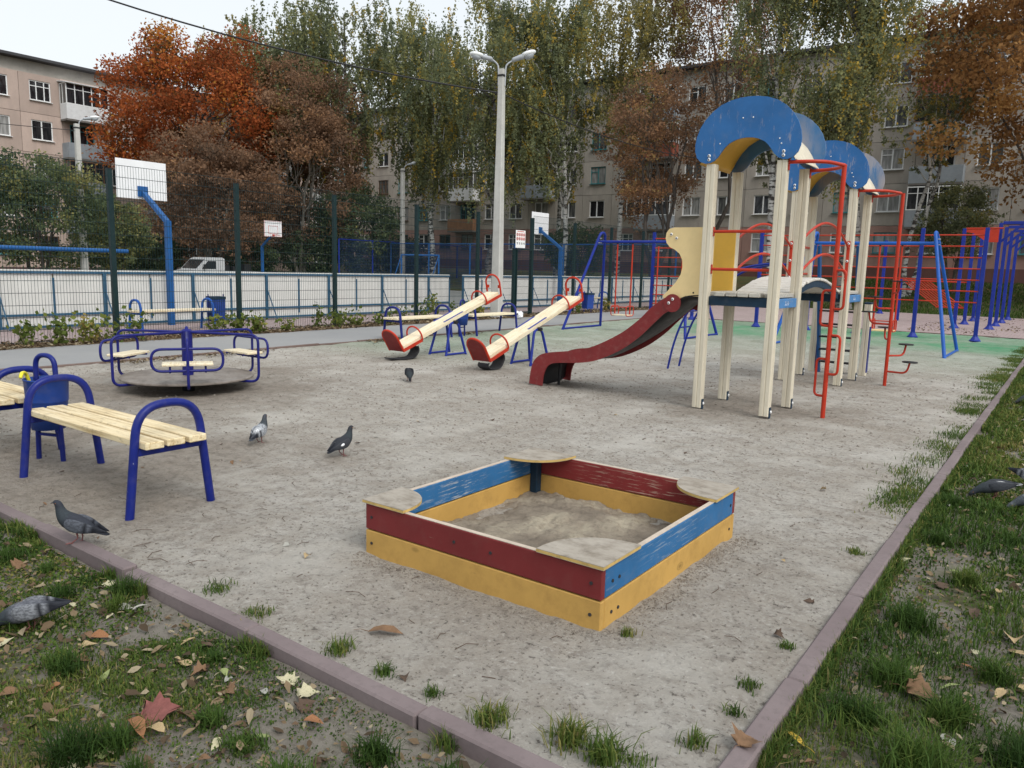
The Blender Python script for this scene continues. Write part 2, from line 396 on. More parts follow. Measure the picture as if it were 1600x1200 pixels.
def mat_ground(name, cols, s1, s2, fl=None, rough=0.95, bs=0.6, bd=0.02):
    m, nt, p = new_mat(name); g = nt.nodes.new('ShaderNodeNewGeometry'); v = g.outputs['Position']
    a = _noise(nt, v, s1, 5, 0.6); b = _noise(nt, v, s2, 7, 0.75)
    c = _ramp(nt, a, [(0.3, cols[0]), (0.5, cols[1]), (0.68, cols[2])])
    c = _mix(nt, _ramp(nt, b, [(0.5, _g(0)), (0.7, _g(0.7))]), c, cols[3])
    if fl: c = _mix(nt, _ramp(nt, _noise(nt, v, fl[0], 3, 0.5), [(fl[1], _g(0)), (fl[1] + .05, _g(0.8))]), c, fl[2])
    nt.links.new(c, p.inputs['Base Color']); p.inputs['Roughness'].default_value = rough; p.inputs['Specular IOR Level'].default_value = 0.2
    bump(nt, p, b, bs, bd)
mat_ground('lawn_soil', [(0.15, 0.13, 0.108), (0.21, 0.19, 0.162), (0.085, 0.085, 0.04), (0.07, 0.06, 0.045)], 1.6, 30)
mat_ground('terrain', [(0.10, 0.085, 0.045), (0.085, 0.095, 0.035), (0.14, 0.105, 0.055), (0.05, 0.055, 0.022)], 0.7, 9, (3.5, 0.63, (0.26, 0.14, 0.05)))
mat_ground('asphalt', [(0.27, 0.27, 0.275), (0.30, 0.30, 0.30), (0.33, 0.325, 0.32), (0.25, 0.245, 0.24)], 0.5, 40, None, 0.9, 0.3, 0.006)
mat_ground('court_floor', [(0.17, 0.18, 0.17), (0.2, 0.205, 0.2), (0.23, 0.23, 0.22), (0.15, 0.15, 0.14)], 0.4, 20)
mat_ground('litter_soil', [(0.12, 0.08, 0.045), (0.17, 0.11, 0.06), (0.09, 0.075, 0.04), (0.25, 0.15, 0.07)], 2.5, 14)
mat_ground('kerb_stone', [(0.165, 0.13, 0.132), (0.205, 0.165, 0.166), (0.245, 0.202, 0.20), (0.15, 0.125, 0.123)], 1.3, 34, None, 0.9, 0.25, 0.006)
mat_ground('kerb_brown', [(0.13, 0.09, 0.08), (0.17, 0.12, 0.105), (0.2, 0.15, 0.13), (0.11, 0.085, 0.07)], 1.3, 30, None, 0.9, 0.25, 0.006)
mat_ground('box_sand', [(0.20, 0.165, 0.13), (0.32, 0.27, 0.21), (0.52, 0.455, 0.345), (0.16, 0.13, 0.10)], 2.6, 24, None, 0.97, 1.0, 0.03)
mat_ground('clod', [(0.2, 0.175, 0.15), (0.28, 0.25, 0.215), (0.12, 0.1, 0.08), (0.1, 0.085, 0.07)], 9, 60)

def mat_pavers():
    m, nt, p = new_mat('pavers'); g = nt.nodes.new('ShaderNodeNewGeometry')
    b = nt.nodes.new('ShaderNodeTexBrick'); nt.links.new(g.outputs['Position'], b.inputs['Vector'])
    b.inputs['Color1'].default_value = (0.36, 0.265, 0.26, 1); b.inputs['Color2'].default_value = (0.42, 0.33, 0.325, 1)
    b.inputs['Mortar'].default_value = (0.19, 0.15, 0.14, 1); b.inputs['Scale'].default_value = 1.0
    b.inputs['Brick Width'].default_value = 0.2; b.inputs['Row Height'].default_value = 0.1; b.inputs['Mortar Size'].default_value = 0.006
    n = _noise(nt, g.outputs['Position'], 0.9, 6)
    c = _mix(nt, _ramp(nt, n, [(0.4, _g(0)), (0.75, _g(0.45))]), b.outputs['Color'], (0.27, 0.22, 0.19))
    nt.links.new(c, p.inputs['Base Color']); p.inputs['Roughness'].default_value = 0.9
mat_pavers()

# ------------------------------------------------------------------ terrain, sand, paths
def ss(t): t = np.clip(t, 0, 1); return t * t * (3 - 2 * t)
def terrain_z(x, y): return -0.07 + 1.40 * ss((y - 37.0) / 16.0) + 0.0 * x
def axis(parts):
    out = []
    for a, b, st in parts: out += list(np.arange(a, b, st))
    return np.array(out + [parts[-1][1]])
S = 'structure'
o = grid_sheet('ground', axis([(-260, -60, 20), (-60, 30, 3), (30, 260, 20)]), axis([(-120, 0, 12), (0, 60, 2), (60, 300, 20)]),
               lambda X, Y: terrain_z(X, Y) - 0.03 - 0.45 * ss((X + 21) / 3) * ss((5 - X) / 3) * ss((35 - Y) / 3) * ss((Y - 0.0) / 3), 'terrain'); tag(o, 'leaf-strewn ground and rising lawn around the yard', kind=S)
KX, KY = -0.735, 1.835          # inner faces of the two kerbs
sandbox_c = (-2.17, 3.47)
def sand_z(X, Y):
    z = 0.016 * (fbm(X * 1.3, Y * 1.3, 3) - 0.5) + 0.022 * (fbm(X * 5.5, Y * 5.5, 9) - 0.5) + 0.014 * (fbm(X * 15, Y * 15, 21, 3) - 0.5) - 0.012 * np.clip(vnoise(X * 4.1, Y * 4.1, 55) - .74, 0, 1) * 5
    r = np.hypot(X + 8.46, Y - 5.07); z = z - 0.05 * np.exp(-(r / 0.9) ** 2) + 0.01 * np.exp(-((r - 1.25) / 0.3) ** 2)
    return z
xs = axis([(-11.12, -6.0, 0.09), (-6.0, KX + .035, 0.022)]); ys = axis([(KY - .03, 5.6, 0.022), (5.6, 9, 0.06), (9, 24.0, 0.18)])
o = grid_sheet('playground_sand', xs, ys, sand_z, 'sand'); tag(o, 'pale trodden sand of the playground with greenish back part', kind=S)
def lawn_z(X, Y): return -0.045 + 0.03 * (fbm(X * 1.1, Y * 1.1, 31) - 0.5) + 0.016 * (fbm(X * 7, Y * 7, 37) - 0.5)
o = grid_sheet('lawn', axis([(-9.5, -6, 0.12), (-6, 0.4, 0.035)]), axis([(-1.2, 0.2, 0.2), (0.2, KY - .08, 0.035)]), lawn_z, 'lawn_soil'); tag(o, 'patchy front lawn with bare soil', kind=S)
o = grid_sheet('lawn', axis([(KX + .075, 2.2, 0.04), (2.2, 6, .3)]), axis([(1.0, 8, 0.04), (8, 24, 0.15)]), lambda X, Y: lawn_z(X, Y) + 0.004, 'lawn_soil'); tag(o, 'grassy strip of lawn right of the kerb', kind=S)
flat = lambda z: (lambda X, Y: X * 0 + z)
o = grid_sheet('path', axis([(-13.55, -11.2, .25)]), axis([(-8, 27, .5)]), lambda X, Y: 0.012 + 0.01 * (fbm(X, Y, 5) - .5), 'asphalt'); tag(o, 'grey asphalt path along the mesh fence', kind=S)
o = grid_sheet('verge', axis([(-14.3, -13.5, .1)]), axis([(-8, 40, .2)]), lambda X, Y: 0.02 * fbm(X * 3, Y * 3, 8), 'litter_soil'); tag(o, 'strip of leaf litter under the fence', kind=S)
o = grid_sheet('paving', axis([(-17.2, -14.3, .7)]), axis([(-8, 44, 2)]), flat(0.002), 'pavers'); tag(o, 'pink block paving between fence and boards', kind=S)
o = grid_sheet('paving', axis([(-13.5, 9, .9)]), axis([(24.15, 37.0, .8)]), flat(0.006), 'pavers'); tag(o, 'pink block paving of the workout area', kind=S)
o = grid_sheet('court', axis([(-38, -17.2, 2)]), axis([(-10, 37, 2)]), flat(-0.02), 'court_floor'); tag(o, 'grey floor of the sports court', kind=S)
# kerbs: every stone a piece
def kerb(name, label, mat, pts, L=0.955):
    k = thing(name, None, None); k['kind'] = S; k['label'] = label
    me = [MB().box((0, 0, 0), (L - 0.008, 0.074, 0.20), 0.008).mesh('kerb_stone', mat) for _ in range(1)][0]
    for (a, b) in pts:
        a, b = Vector(a), Vector(b); d = (b - a); n = int(d.length / L); u = d.normalized()
        for i in range(n):
            c = a + u * (L * (i + .5)); ang = math.atan2(u.y, u.x)
            inst('kerb_stone', me, k, (c.x + random.uniform(-.004, .004), c.y + random.uniform(-.004, .004), c.z + random.uniform(-.010, .006)),
                 (random.uniform(-.03, .03), random.uniform(-.006, .006), ang + random.uniform(-.009, .009)))
    return k
kerb('kerb', 'row of pinkish concrete kerb stones along the front edge of the sand', 'kerb_stone', [((-0.68, 1.795, -0.082), (-10.5, 1.795, -0.082))])
kerb('kerb', 'row of pinkish concrete kerb stones along the right edge of the sand', 'kerb_stone', [((-0.695, 2.155 - .318, -0.082), (-0.695, 24.2, -0.082))])
kerb('kerb', 'brown kerb between the sand and the asphalt path', 'kerb_brown', [((-11.16, -6, -0.075), (-11.16, 24.2, -0.075))])
kerb('kerb', 'kerb between the sand and the paved workout area', 'kerb_brown', [((-11.1, 24.1, -0.08), (-0.7, 24.1, -0.08))])
# ------------------------------------------------------------------ sandbox
def sandbox():
    x0, x1, y0, y1 = -2.876, -1.466, 2.69, 4.235
    t = thing('sandbox', 'square wooden sandbox with red, blue and yellow boards and corner seats', 'sandbox', ((x0 + x1) / 2, (y0 + y1) / 2, 0))
    cx, cy = (x0 + x1) / 2, (y0 + y1) / 2; W2, D2 = (x1 - x0), (y1 - y0); th = 0.032
    def board(L, z0, z1, mat, loc, rz, ch=0.004):
        b = MB().box((0, 0, 0), (L, th, z1 - z0), ch)
        o = b.build('board', mat, t, (loc[0], loc[1], (z0 + z1) / 2), rz)
        return o
    rows = ((-0.06, 0.126, 0), (0.132, 0.268, 1))
    for z0, z1, up in rows:
        L = W2
        f = board(L, z0, z1, 'box_red' if up else 'box_yellow', (0, -D2 / 2 + th / 2), 0)
        k = board(L, z0, z1, 'box_red_worn' if up else 'box_yellow', (0, D2 / 2 - th / 2), math.pi)
        l = board(D2 - 2 * th - .006, z0, z1, 'box_blue' if up else 'box_yellow', (-W2 / 2 + th / 2, 0), math.pi / 2)
        r = board(D2 - 2 * th - .006, z0, z1, 'box_blue' if up else 'box_yellow', (W2 / 2 - th / 2, 0), -math.pi / 2)
        if up:
            for b, LL in ((f, L), (k, L), (l, D2 - .07), (r, D2 - .07)):   # worn bare top edge
                MB().box((0, 0, (z1 - z0) / 2 + 0.002), (LL - 0.006, th - .006, 0.004), 0.001).build('worn_edge', 'box_top', b)
    for sx in (-1, 1):
        for sy in (-1, 1):
            MB().box((0, 0, 0.10), (0.055, 0.055, 0.32), .004).build('corner_post', 'navy_beam', t, (sx * (W2 / 2 - th - .03), sy * (D2 / 2 - th - .03), 0))
            # corner seat: quarter-round board, slightly proud of the corner
            rr = 0.28 if (sx < 0 and sy < 0) else 0.325; pts = [(-0.012, -0.012)]
            N = 14
            for i in range(N + 1):
                a = (math.pi / 2) * i / N
                # edge runs along both sides then bulges
                pts.append((rr * math.cos(a) ** 0.9 if math.cos(a) > 1e-6 else -0.012 if i == N else 0, rr * math.sin(a) ** 0.9))
            pts[1] = (rr, -0.012); pts[-1] = (-0.012, rr)
            poly = [(-sx * p[0], -sy * p[1]) for p in pts]
            s = MB().prism(poly, 0.272, 0.290, 'z').build('corner_seat', 'ply_seat', t, (sx * W2 / 2, sy * D2 / 2, 0))
            poly2 = [(p[0] * 1.004, p[1] * 1.004) for p in poly]
            MB().prism(poly2, 0.274, 0.287, 'z').build('edge', 'ply_edge', s)
    # bolts on the outer faces
    me = MB().cyl((0, 0, 0), (0, 0.006, 0), 0.008, 8).mesh('bolt', 'rubber')
    for x in (-.66, -.1, .12, .655):
        for z in (.06, .2):
            if abs(x) < .2 and z < .1: continue
            inst('bolt', me, t, (x, -D2 / 2 - .004, z))
    for y in (-.68, -.62, .7):
        for z in (.055, .195): inst('bolt', me, t, (W2 / 2 + .004, y, z), (0, 0, math.pi / 2))
    # the sand inside
    xs = np.linspace(x0 + th + .002, x1 - th - .002, 120); ys = np.linspace(y0 + th + .002, y1 - th - .002, 120)
    def z(X, Y):
        d = np.minimum(np.minimum(X - x0, x1 - X), np.minimum(Y - y0, y1 - Y))
        return 0.03 + 0.075 * (fbm(X * 3.2, Y * 3.2, 77) - .5) + 0.05 * (fbm(X * 9, Y * 9, 78) - .5) + .035 * (fbm(X * 26, Y * 26, 80, 2) - .5) - 0.02 * np.exp(-d / 0.12)
    o = grid_sheet('sand_fill', xs, ys, z, 'box_sand'); tag(o, 'heap of loose yellowish sand inside the sandbox', 'sand', kind='stuff')
sandbox()

# ------------------------------------------------------------------ benches and bins
def bench(label, c, rz, L=1.55, group=None, blue='bench_blue', wd='bench_wood', fine=True):
    """c: middle on the ground; long axis along local x"""
    t = thing('bench', label, 'bench', c, rz, group); n = 12 if fine else 8
    for s in (-1, 1):
        x = s * (L / 2 - 0.075)
        path = fillet([(x, -0.265, -0.05), (x, -0.185, 0.655), (x, 0.185, 0.655), (x, 0.265, -0.05)], 0.17, 8)
        a = MB().tube(path, 0.0255, n).build('arch_leg', blue, t)
        MB().bar((x, -0.215, 0.385), (x, 0.215, 0.385), 0.03, 0.045, 0.004).build('crossbar', blue, a)
    me = MB().box((0, 0, 0), (L, 0.113, 0.042), 0.005).mesh('slat', wd)
    for k in range(3): inst('slat', me, t, (random.uniform(-.012, .012), (k - 1) * 0.136, 0.43), (random.uniform(-.02, .02), 0, random.uniform(-.006, .006)))
    return t
bench('blue arched bench with three yellowish slats in the left foreground', (-4.985, 2.43, 0), 0)
bench('blue arched bench cut off by the left edge beside the bin', (-7.0, 2.43, 0), 0, 1.55)

def hoop_bin(label, c, rz, group=None, h=0.62, fine=True):
    t = thing('litter_bin', label, 'bin', c, rz, group)
    path = fillet([(-0.115, 0.0, -0.05), (-0.085, 0, 0.78), (0.085, 0, 0.78), (0.115, 0, -0.05)], 0.085, 8)
    MB().tube(path, 0.018, 10).build('hoop', 'bench_blue', t)
    MB().bar((-0.10, 0.0, 0.19), (0.10, 0, 0.19), 0.02, 0.02).build('crossbar', 'bench_blue', t)
    b = MB(); n = 22
    prof = [(0.112, 0.24), (0.128, 0.38), (0.131, 0.384), (0.131, 0.394), (0.133, 0.44), (0.137, 0.444), (0.137, 0.452), (0.145, 0.60), (0.149, 0.603), (0.149, 0.612), (0.142, 0.612), (0.137, 0.56), (0.118, 0.30), (0.0, 0.29)]
    b.lathe([(0, 0.238)] + prof, (0, 0, 0), n).build('bucket', 'bin_blue', t, (0, 0.0, 0))
    return t
hoop_bin('blue bucket bin on a hoop stand between the two near benches', (-6.02, 2.49, 0), R(20))
m = MB().tube(smooth_curve([(0, 0, 0), (0.03, 0.0, 0.06), (0.09, .02, .07), (.12, .03, .04)], 4), [0.013] * 12 + [.009], 8)
w = m.build('litter', 'yellow_plastic', None, (-6.13, 2.42, 0.585), R(-60)); tag(w, 'yellow wrapper sticking out of the near bin', 'litter')
bench('blue arched bench behind the farther seesaw', (-10.97, 11.75, 0), R(90), 1.65, 'benches along the path', 'bench_blue', 'seesaw_wood', False)
bench('blue arched bench near the foot of the tall lamp post', (-10.8, 13.9, 0), R(90), 1.65, 'benches along the path', 'bench_blue', 'seesaw_wood', False)
hoop_bin('blue hoop bin between the two benches behind the seesaws', (-10.7, 12.83, 0), R(100))
bench('bench with light blue arches behind the fence next to the box bin', (-15.25, 8.85, 0), R(90), 1.75, 'benches behind the fence', 'light_blue', 'seesaw_wood', False)
bench('bench with light blue arches behind the fence near the swing', (-14.9, 25.6, 0), R(90), 1.75, 'benches behind the fence', 'light_blue', 'seesaw_wood', False)
def box_bin(label, c, rz):
    t = thing('litter_bin', label, 'bin', c, rz)
    for s in (-1, 1): MB().tube([(s * .17, 0, -.03), (s * .17, 0, .75)], .014, 8).build('leg', 'bench_blue', t)
    prof = [(-0.13, 0.16), (0.13, 0.16), (0.15, 0.66), (-0.15, 0.66)]
    b = MB().prism(prof, -0.15, 0.15, 'x').build('bucket', 'bin_blue', t)
    MB().prism([(-0.165, 0.64), (0.165, 0.64), (0.165, 0.70), (-0.165, 0.70)], -0.16, 0.16, 'x').build('rim', 'navy_beam', b)
    return t
box_bin('dark blue box bin behind the fence beside the bench', (-15.35, 9.92, 0.0), R(80))
box_bin('dark blue box bin by the fence left of the swing', (-13.7, 23.2, 0.0), R(75))

# ------------------------------------------------------------------ carousel
def carousel():
    t = thing('carousel', 'blue tube carousel with round plywood floor and three seats', 'carousel', (-8.46, 5.07, -0.06), R(-30.9))
    MB().lathe([(0, 0.165), (0.735, 0.165), (0.745, 0.173), (0.745, 0.188), (0.735, 0.195), (0, 0.195)], n=48, smooth=False).build('floor_disc', 'carousel_ply', t)
    MB().lathe([(0, -0.1), (0.07, -0.1), (0.07, 0.14), (0.3, .15), (0.3, 0.163), (0, .163)], n=16).build('hub', 'rubber', t)
    p = MB().cyl((0, 0, 0.195), (0, 0, 0.72), 0.062, 18).build('post', 'carousel_blue', t)
    MB().lathe([(0.062, .72), (.05, .735), (.02, .745), (.018, .765), (0, .77)], n=12).build('cap', 'carousel_blue', p)
    for k in range(6):
        a = k * math.pi / 3; c, s = math.cos(a), math.sin(a)
        P = lambda r, z, q=0: (r * c - q * s, r * s + q * c, z)
        pts = fillet([P(0.05, .705), P(0.885, .70), P(0.885, 0.15), P(0.55, 0.15)], 0.10, 7)
        MB().tube(pts, 0.0155, 10).build('arm', 'carousel_blue', t)
        if k % 2 == 0:
            loop = fillet([P(0.862, .595, -.36), P(0.862, .595, .36), P(0.862, .355, .36), P(0.862, .355, -.36)], 0.11, 7, True)
            l = MB().tube(loop, 0.015, 10, closed=True).build('backrest_loop', 'carousel_blue', t)
            b = MB(); b.box((0, 0, 0), (0.22, 0.52, 0.03), 0.006)
            so = b.build('seat', 'seesaw_wood', t, (0.75 * c, 0.75 * s, 0.42), a)
            for q in (-.18, .18): MB().tube([(.12, q, -.08), (.05, q, -.02), (-.12, q, -.02)], .011, 8).build('bracket', 'carousel_blue', so)
carousel()

# ------------------------------------------------------------------ seesaws
def round_arch(a, b, h, n=12):
    """points of an arch from a over height vector h to b: straight legs and a half-round top"""
    a, b, h = Vector(a), Vector(b), Vector(h); m = (a + b) / 2; u = (a - b) / 2; rr = u.length; hl = h.length; k = max(0.0, hl - rr); hn = h.normalized()
    return [a] + [m + hn * k + u * math.cos(math.pi * i / n) + hn * (rr if hl > rr else hl) * math.sin(math.pi * i / n) for i in range(n + 1)] + [b]
def seesaw(label, x, tyre_spread):
    t = thing('seesaw', label, 'seesaw', (x, 10.0, 0), 0, 'seesaws')
    # stand: two arched tube legs joined by foot bars
    for s in (-1, 1):
        path = fillet([(s * .19, -.27 * 1, -.04), (s * .13, -.10, .55), (s * .13, .10, .55), (s * .19, .27, -.04)], .12, 8)
        MB().tube(path, .021, 10).build('stand_leg', 'swing_blue', t)
        MB().tube([(s * .185, -.25, .02), (s * .185, .25, .02)], .017, 8).build('foot_bar', 'swing_blue', t)
    MB().cyl((-.2, 0, .555), (.2, 0, .555), .032, 14).build('pivot', 'plastic_black', t)
    MB().box((0, 0, .585), (.16, .3, .012)).build('pivot_plate', 'rink_frame', t)
    y0, z0, y1, z1 = -1.22, 0.20, 1.24, 1.02
    ang = math.atan2(z1 - z0, y1 - y0); L = math.hypot(y1 - y0, z1 - z0); mid = ((y0 + y1) / 2, (z0 + z1) / 2)
    def at_(s, h): return (mid[0] + s * math.cos(ang) - h * math.sin(ang), mid[1] + s * math.sin(ang) + h * math.cos(ang))
    for k, xx in enumerate((-.068, .068)):
        b = MB().box((0, 0, 0), (L, .128, .07), .006).build('plank', 'seesaw_wood', t, (xx, *at_(0, .0))); b.rotation_euler = (0, -ang, R(90)); b.rotation_mode = 'XYZ'
        b.rotation_euler = Matrix((( 0, -1, 0), (math.cos(ang), 0, -math.sin(ang)), (math.sin(ang), 0, math.cos(ang)))).to_euler()
    for xx in (-.115, .115):
        a, c = at_(-.26, .037), at_(.26, .037); MB().bar((xx, *a), (xx, *c), .03, .006).build('blue_strip', 'swing_blue', t)
    for s, full in ((-1, True), (1, False)):
        e = s * (L / 2)
        q = lambda xx, ss, h: (xx, *at_(e + s * ss, h))
        # side channel in red under the end of the planks
        for xx in (-.155, .155):
            MB().bar(q(xx, -.42, -.035), q(xx, .03, -.035), .014, .05).build('side_plate', 'red_tube', t)
        # seat back: tube arch; a board fills it at the low end
        arch = round_arch(q(-.155, .03, -.05), q(.155, .03, -.05), Vector(q(0, .03 + (.11 if full else .03), .34)) - Vector(q(0, .03, -.05)))
        ar = MB().tube(arch, .0175, 10).build('backrest', 'red_tube', t)
        if full:
            pts = [p for p in arch]
            n = len(pts); off = Vector((0, -math.cos(ang), -math.sin(ang))) * .012
            MB().add([p + off for p in pts] + [p - off for p in pts], [tuple(range(n)), tuple(range(2 * n - 1, n - 1, -1))] + [(i, n + i, n + (i + 1) % n, (i + 1) % n) for i in range(n)]).build('back_board', 'slide_red', ar)
        else:
            for xx in (-.125, .125):
                p = q(xx, .05, .12); MB().box(p, (.05, .012, .055)).build('back_tab', 'red_tube', ar)
        # handle arch
        hp = round_arch(q(-.165, -.42, -.03), q(.165, -.42, -.03), Vector(q(0, -.42, .19)) - Vector(q(0, -.42, -.03)))
        hp = [Vector(p) for p in hp]; MB().tube(hp, .014, 10).build('handle', 'red_tube', t)
        MB().bar(q(-.155, -.42, -.045), q(.155, -.42, -.045), .02, .02).build('cross_tie', 'red_tube', t)
    # half tyre bumper under the low end
    cy, cz = at_(-L / 2 + .16, -.06); seg = 14; V = []; F = []
    rr = .115; prof = []
    for i in range(seg + 1):
        u = i / seg
        a = math.pi * (0.05 + 1.25 * u)
        prof.append((cy + rr * 1.25 * math.sin(a) * 1.0, cz - .02 - rr * 0.62 * (1 - math.cos(a))))
    if tyre_spread:
        prof = [(cy + .20, cz), (cy + .225, cz - .06), (cy + .20, cz - .115), (cy + .13, .018), (cy, .008), (cy - .2, .012), (cy - .36, .035)]
    else:
        prof = [(cy + .20, cz + .03), (cy + .235, cz - .04), (cy + .21, cz - .10), (cy + .14, .02), (cy, .006), (cy - .10, .02), (cy - .15, .06), (cy - .13, .1)]
    prof = [(p.x, p.y) for p in smooth_curve([(a, b, 0) for a, b in prof], 5)]
    n = len(prof)
    for k, (xx, ins) in enumerate(((-.10, .018), (-.075, 0), (.075, 0), (.10, .018))):
        V += [(xx, a, b + ins * .6) for a, b in prof]
    for k in range(3): F += [(k * n + i, k * n + i + 1, (k + 1) * n + i + 1, (k + 1) * n + i) for i in range(n - 1)]
    ty = MB().add(V, F, True).build('tyre', 'rubber', t)
    md = ty.modifiers.new('thickness', 'SOLIDIFY'); md.thickness = .012
    return t
seesaw('seesaw on the left with a flattened tyre under its low end', -8.65, True)
seesaw('seesaw on the right, nearer to the slide', -6.92, False)

# ------------------------------------------------------------------ play tower with slide, bridge and climbing poles
def eye_bolt(parent, p, rot, me_c, me_k):
    b = inst('bolt_cap', me_c, parent, p, rot); inst('bolt_core', me_k, b)
def play_tower():
    t = thing('play_tower', 'wooden play tower with two blue arched roofs, red slide and bridge', 'play tower', (-2.925, 8.1, 0))
    ox, oy = -2.925, 8.1
    capm = MB().lathe([(0, 0), (.017, 0), (.017, .006), (.012, .011), (0, .013)], n=10).mesh('bolt_cap', 'bolt_cap')
    corem = MB().lathe([(0, .0132), (.0085, .0132), (.0085, .016), (0, .017)], n=8).mesh('bolt_core', 'bolt_core')
    FR_, BK, RT, LF = (R(90), 0, 0), (R(-90), 0, 0), (0, R(90), 0), (0, R(-90), 0)
    # posts: grooved laminated timber
    def section(w=.1, g=.009):
        h = w / 2; c = .006; q = []
        side = [(-h + c, -h), (-g, -h), (0, -h + g), (g, -h), (h - c, -h)]
        for k in range(4):
            ca, sa = [(1, 0), (0, 1), (-1, 0), (0, -1)][k]
            q += [(x * ca - y * sa, x * sa + y * ca) for x, y in side]
        return q
    pm = MB().prism(section(), 0.015, 2.64, 'z').mesh('post', 'cream_post')
    brm = MB().box((0, 0, 0.05), (.006, .055, .12), .002).mesh('foot_bracket', 'navy_beam')
    X = (-.375, .375)
    Yt = {1: (-.02, .75), 2: (3.03, 3.88)}
    for k in (1, 2):
        for x in X:
            for y in Yt[k]:
                p = inst('post', pm, t, (x, y, 0)); br = inst('foot_bracket', brm, p, (.054, .0, 0))
                inst('bolt_cap', capm, p, (.058, .01, .06), RT)
    # stair end posts with caps
    sm = MB().prism(section(), 0.0, 1.09, 'z').mesh('stair_post', 'cream_post')
    for x in X:
        p = inst('stair_post', sm, t, (x, 4.56, 0)); MB().box((0, 0, 1.105), (.106, .106, .03), .006).build('cap', 'navy_beam', p)
        MB().box((.055, 0, .40), (.012, .09, .7), .002).build('side_strip', 'bench_blue', p)
    for k in (1, 2):
        y0, y1 = Yt[k]
        # deck boards, run front to back
        bm = MB().box((0, 0, 0), (.112, y1 - y0 + .1, .045), .005).mesh('deck_board', 'deck_wood')
        n = 6
        for i in range(n):
            xx = -.3175 + i * .127 - (0 if 0 < i < n - 1 else 0)
            hz = random.uniform(-.002, .002)
            ln = inst('deck_board', bm, t, (xx, (y0 + y1) / 2 - (0.0 if 0 < i < n - 1 else 0), 1.2775 + hz), (0, 0, 0), (1, 1 if 0 < i < n - 1 else .0 + (y1 - y0 - .11) / (y1 - y0 + .1), 1))
        for y in (y0 + .02, y1 - .02): MB().box((0, y, 1.20), (.648, .04, .098), .004).build('deck_beam', 'navy_beam', t)
        for x in X:
            s = 1 if x > 0 else -1
            b = MB().box((x + s * .012, (y0 + y1) / 2, 1.195), (.04, y1 - y0 - .104, .10), .004).build('side_beam', 'blue_strip', t)
            if s > 0:
                for q in range(3):
                    for sg in (-1, 1):
                        MB().bar((x + .0335, (y0 + y1) / 2 - .05 + q * .05, 1.195), (x + .0335, (y0 + y1) / 2 - .075 + q * .05, 1.195 + sg * .022), .003, .003).build('chevron_groove', 'bolt_cap', b)
        # roof: two crescent panels and a bent sheet between
        half_in = [(0, 2.885), (.06, 2.881), (.12, 2.866), (.18, 2.838), (.225, 2.80), (.26, 2.755), (.295, 2.705), (.335, 2.668), (.385, 2.647)]
        half_out = [(.43, 2.645), (.485, 2.664), (.53, 2.71), (.552, 2.775), (.556, 2.84), (.543, 2.92), (.51, 3.01), (.455, 3.095), (.38, 3.17), (.29, 3.23), (.19, 3.266), (.09, 3.284), (0, 3.288)]
        loop = half_in + half_out
        poly = loop + [(-a, b) for a, b in reversed(loop[1:-1])]
        for j, y in enumerate((y0 - .05 - .019, y1 + .05 + .001)):
            pnl = MB().prism(poly, 0, .018, 'y').build('roof_panel', 'roof_blue' if j == 0 else 'roof_blue_scuffed', t, (0, y, 0))
            for x in (-.39, .39):
                for z in (2.683, 2.722): eye_bolt(pnl, (x, 0 if j == 0 else .018, z), FR_ if j == 0 else BK, capm, corem)
            if j == 0:
                sc = MB().lathe([(0, 0), (.008, 0), (.006, .005), (0, .006)], n=8).mesh('screw', 'bolt_cap')
                for x, z in ((-.05, 3.08), (.055, 3.078), (-.28, 2.84), (.36, 2.80), (.34, 2.85)): inst('screw', sc, pnl, (x, 0, z), FR_)
        off = [(0, 3.03), (.10, 3.022), (.20, 2.99), (.29, 2.935), (.365, 2.86), (.42, 2.775), (.465, 2.685), (.50, 2.64)]
        arc = [(-a, b) for a, b in reversed(off[1:])] + off; V = []; F = []; n = len(arc)
        for dz in (0, .012):
            for y in (y0 - .05, y1 + .05): V += [(a, y, b + dz) for a, b in arc]
        for a, b, mt in ((0, n // 2 + 2, 'yellow_panel'), (n // 2 + 2, n - 1, 'cream_post')):
            m_ = b - a + 1; A = arc[a:b + 1]
            V = [(p, y, q + dz) for dz in (0, .012) for y in (y0 - .05, y1 + .05) for p, q in A]
            F = [(i, i + 1, m_ + i + 1, m_ + i) for i in range(m_ - 1)] + [(2 * m_ + i, 3 * m_ + i, 3 * m_ + i + 1, 2 * m_ + i + 1) for i in range(m_ - 1)]
            F += [(0, m_, 3 * m_, 2 * m_), (m_ - 1, 3 * m_ - 1, 4 * m_ - 1, 2 * m_ - 1)]
            MB().add(V, F, True).build('roof_sheet', mt, t)
    # rails across the front of the first tower and the back-left side of the second
    def flange(p, x, y, z, rot, h=.10): 
        f = MB().box((0, 0, 0), (.035, .008, h), .003).build('flange', 'red_tube', p, (x, y, z)); f.rotation_euler = rot
        for dz in (-h / 2 + .018, h / 2 - .018): inst('bolt_cap', capm, f, (0, -.004, dz), FR_, (.7, .7, .7))
    y = Yt[1][0]
    for z in (1.94, 1.54):
        r = MB().tube([(-.325, y + .02, z), (.325, y + .02, z)], .0165, 10).build('rail', 'red_tube', t)
        for s in (-1, 1): flange(r, s * .32, y + .02, z, (0, 0, R(90) * s), .1)
    for z in (1.9, 1.52):
        MB().tube([(-.375, Yt[2][0] + .05, z), (-.375, Yt[2][1] - .05, z)], .0165, 10).build('rail', 'red_tube', t)
    # bridge: arched, cross planks, side beams and arched rails
    ya, yb = Yt[1][1] + .05, Yt[2][0] - .05; N = 19
    bz = lambda u: 1.285 + .17 * math.sin(math.pi * u)
    pmh = MB().box((0, 0, 0), (.64, .100, .035), .008).mesh('bridge_plank', 'bridge_wood')
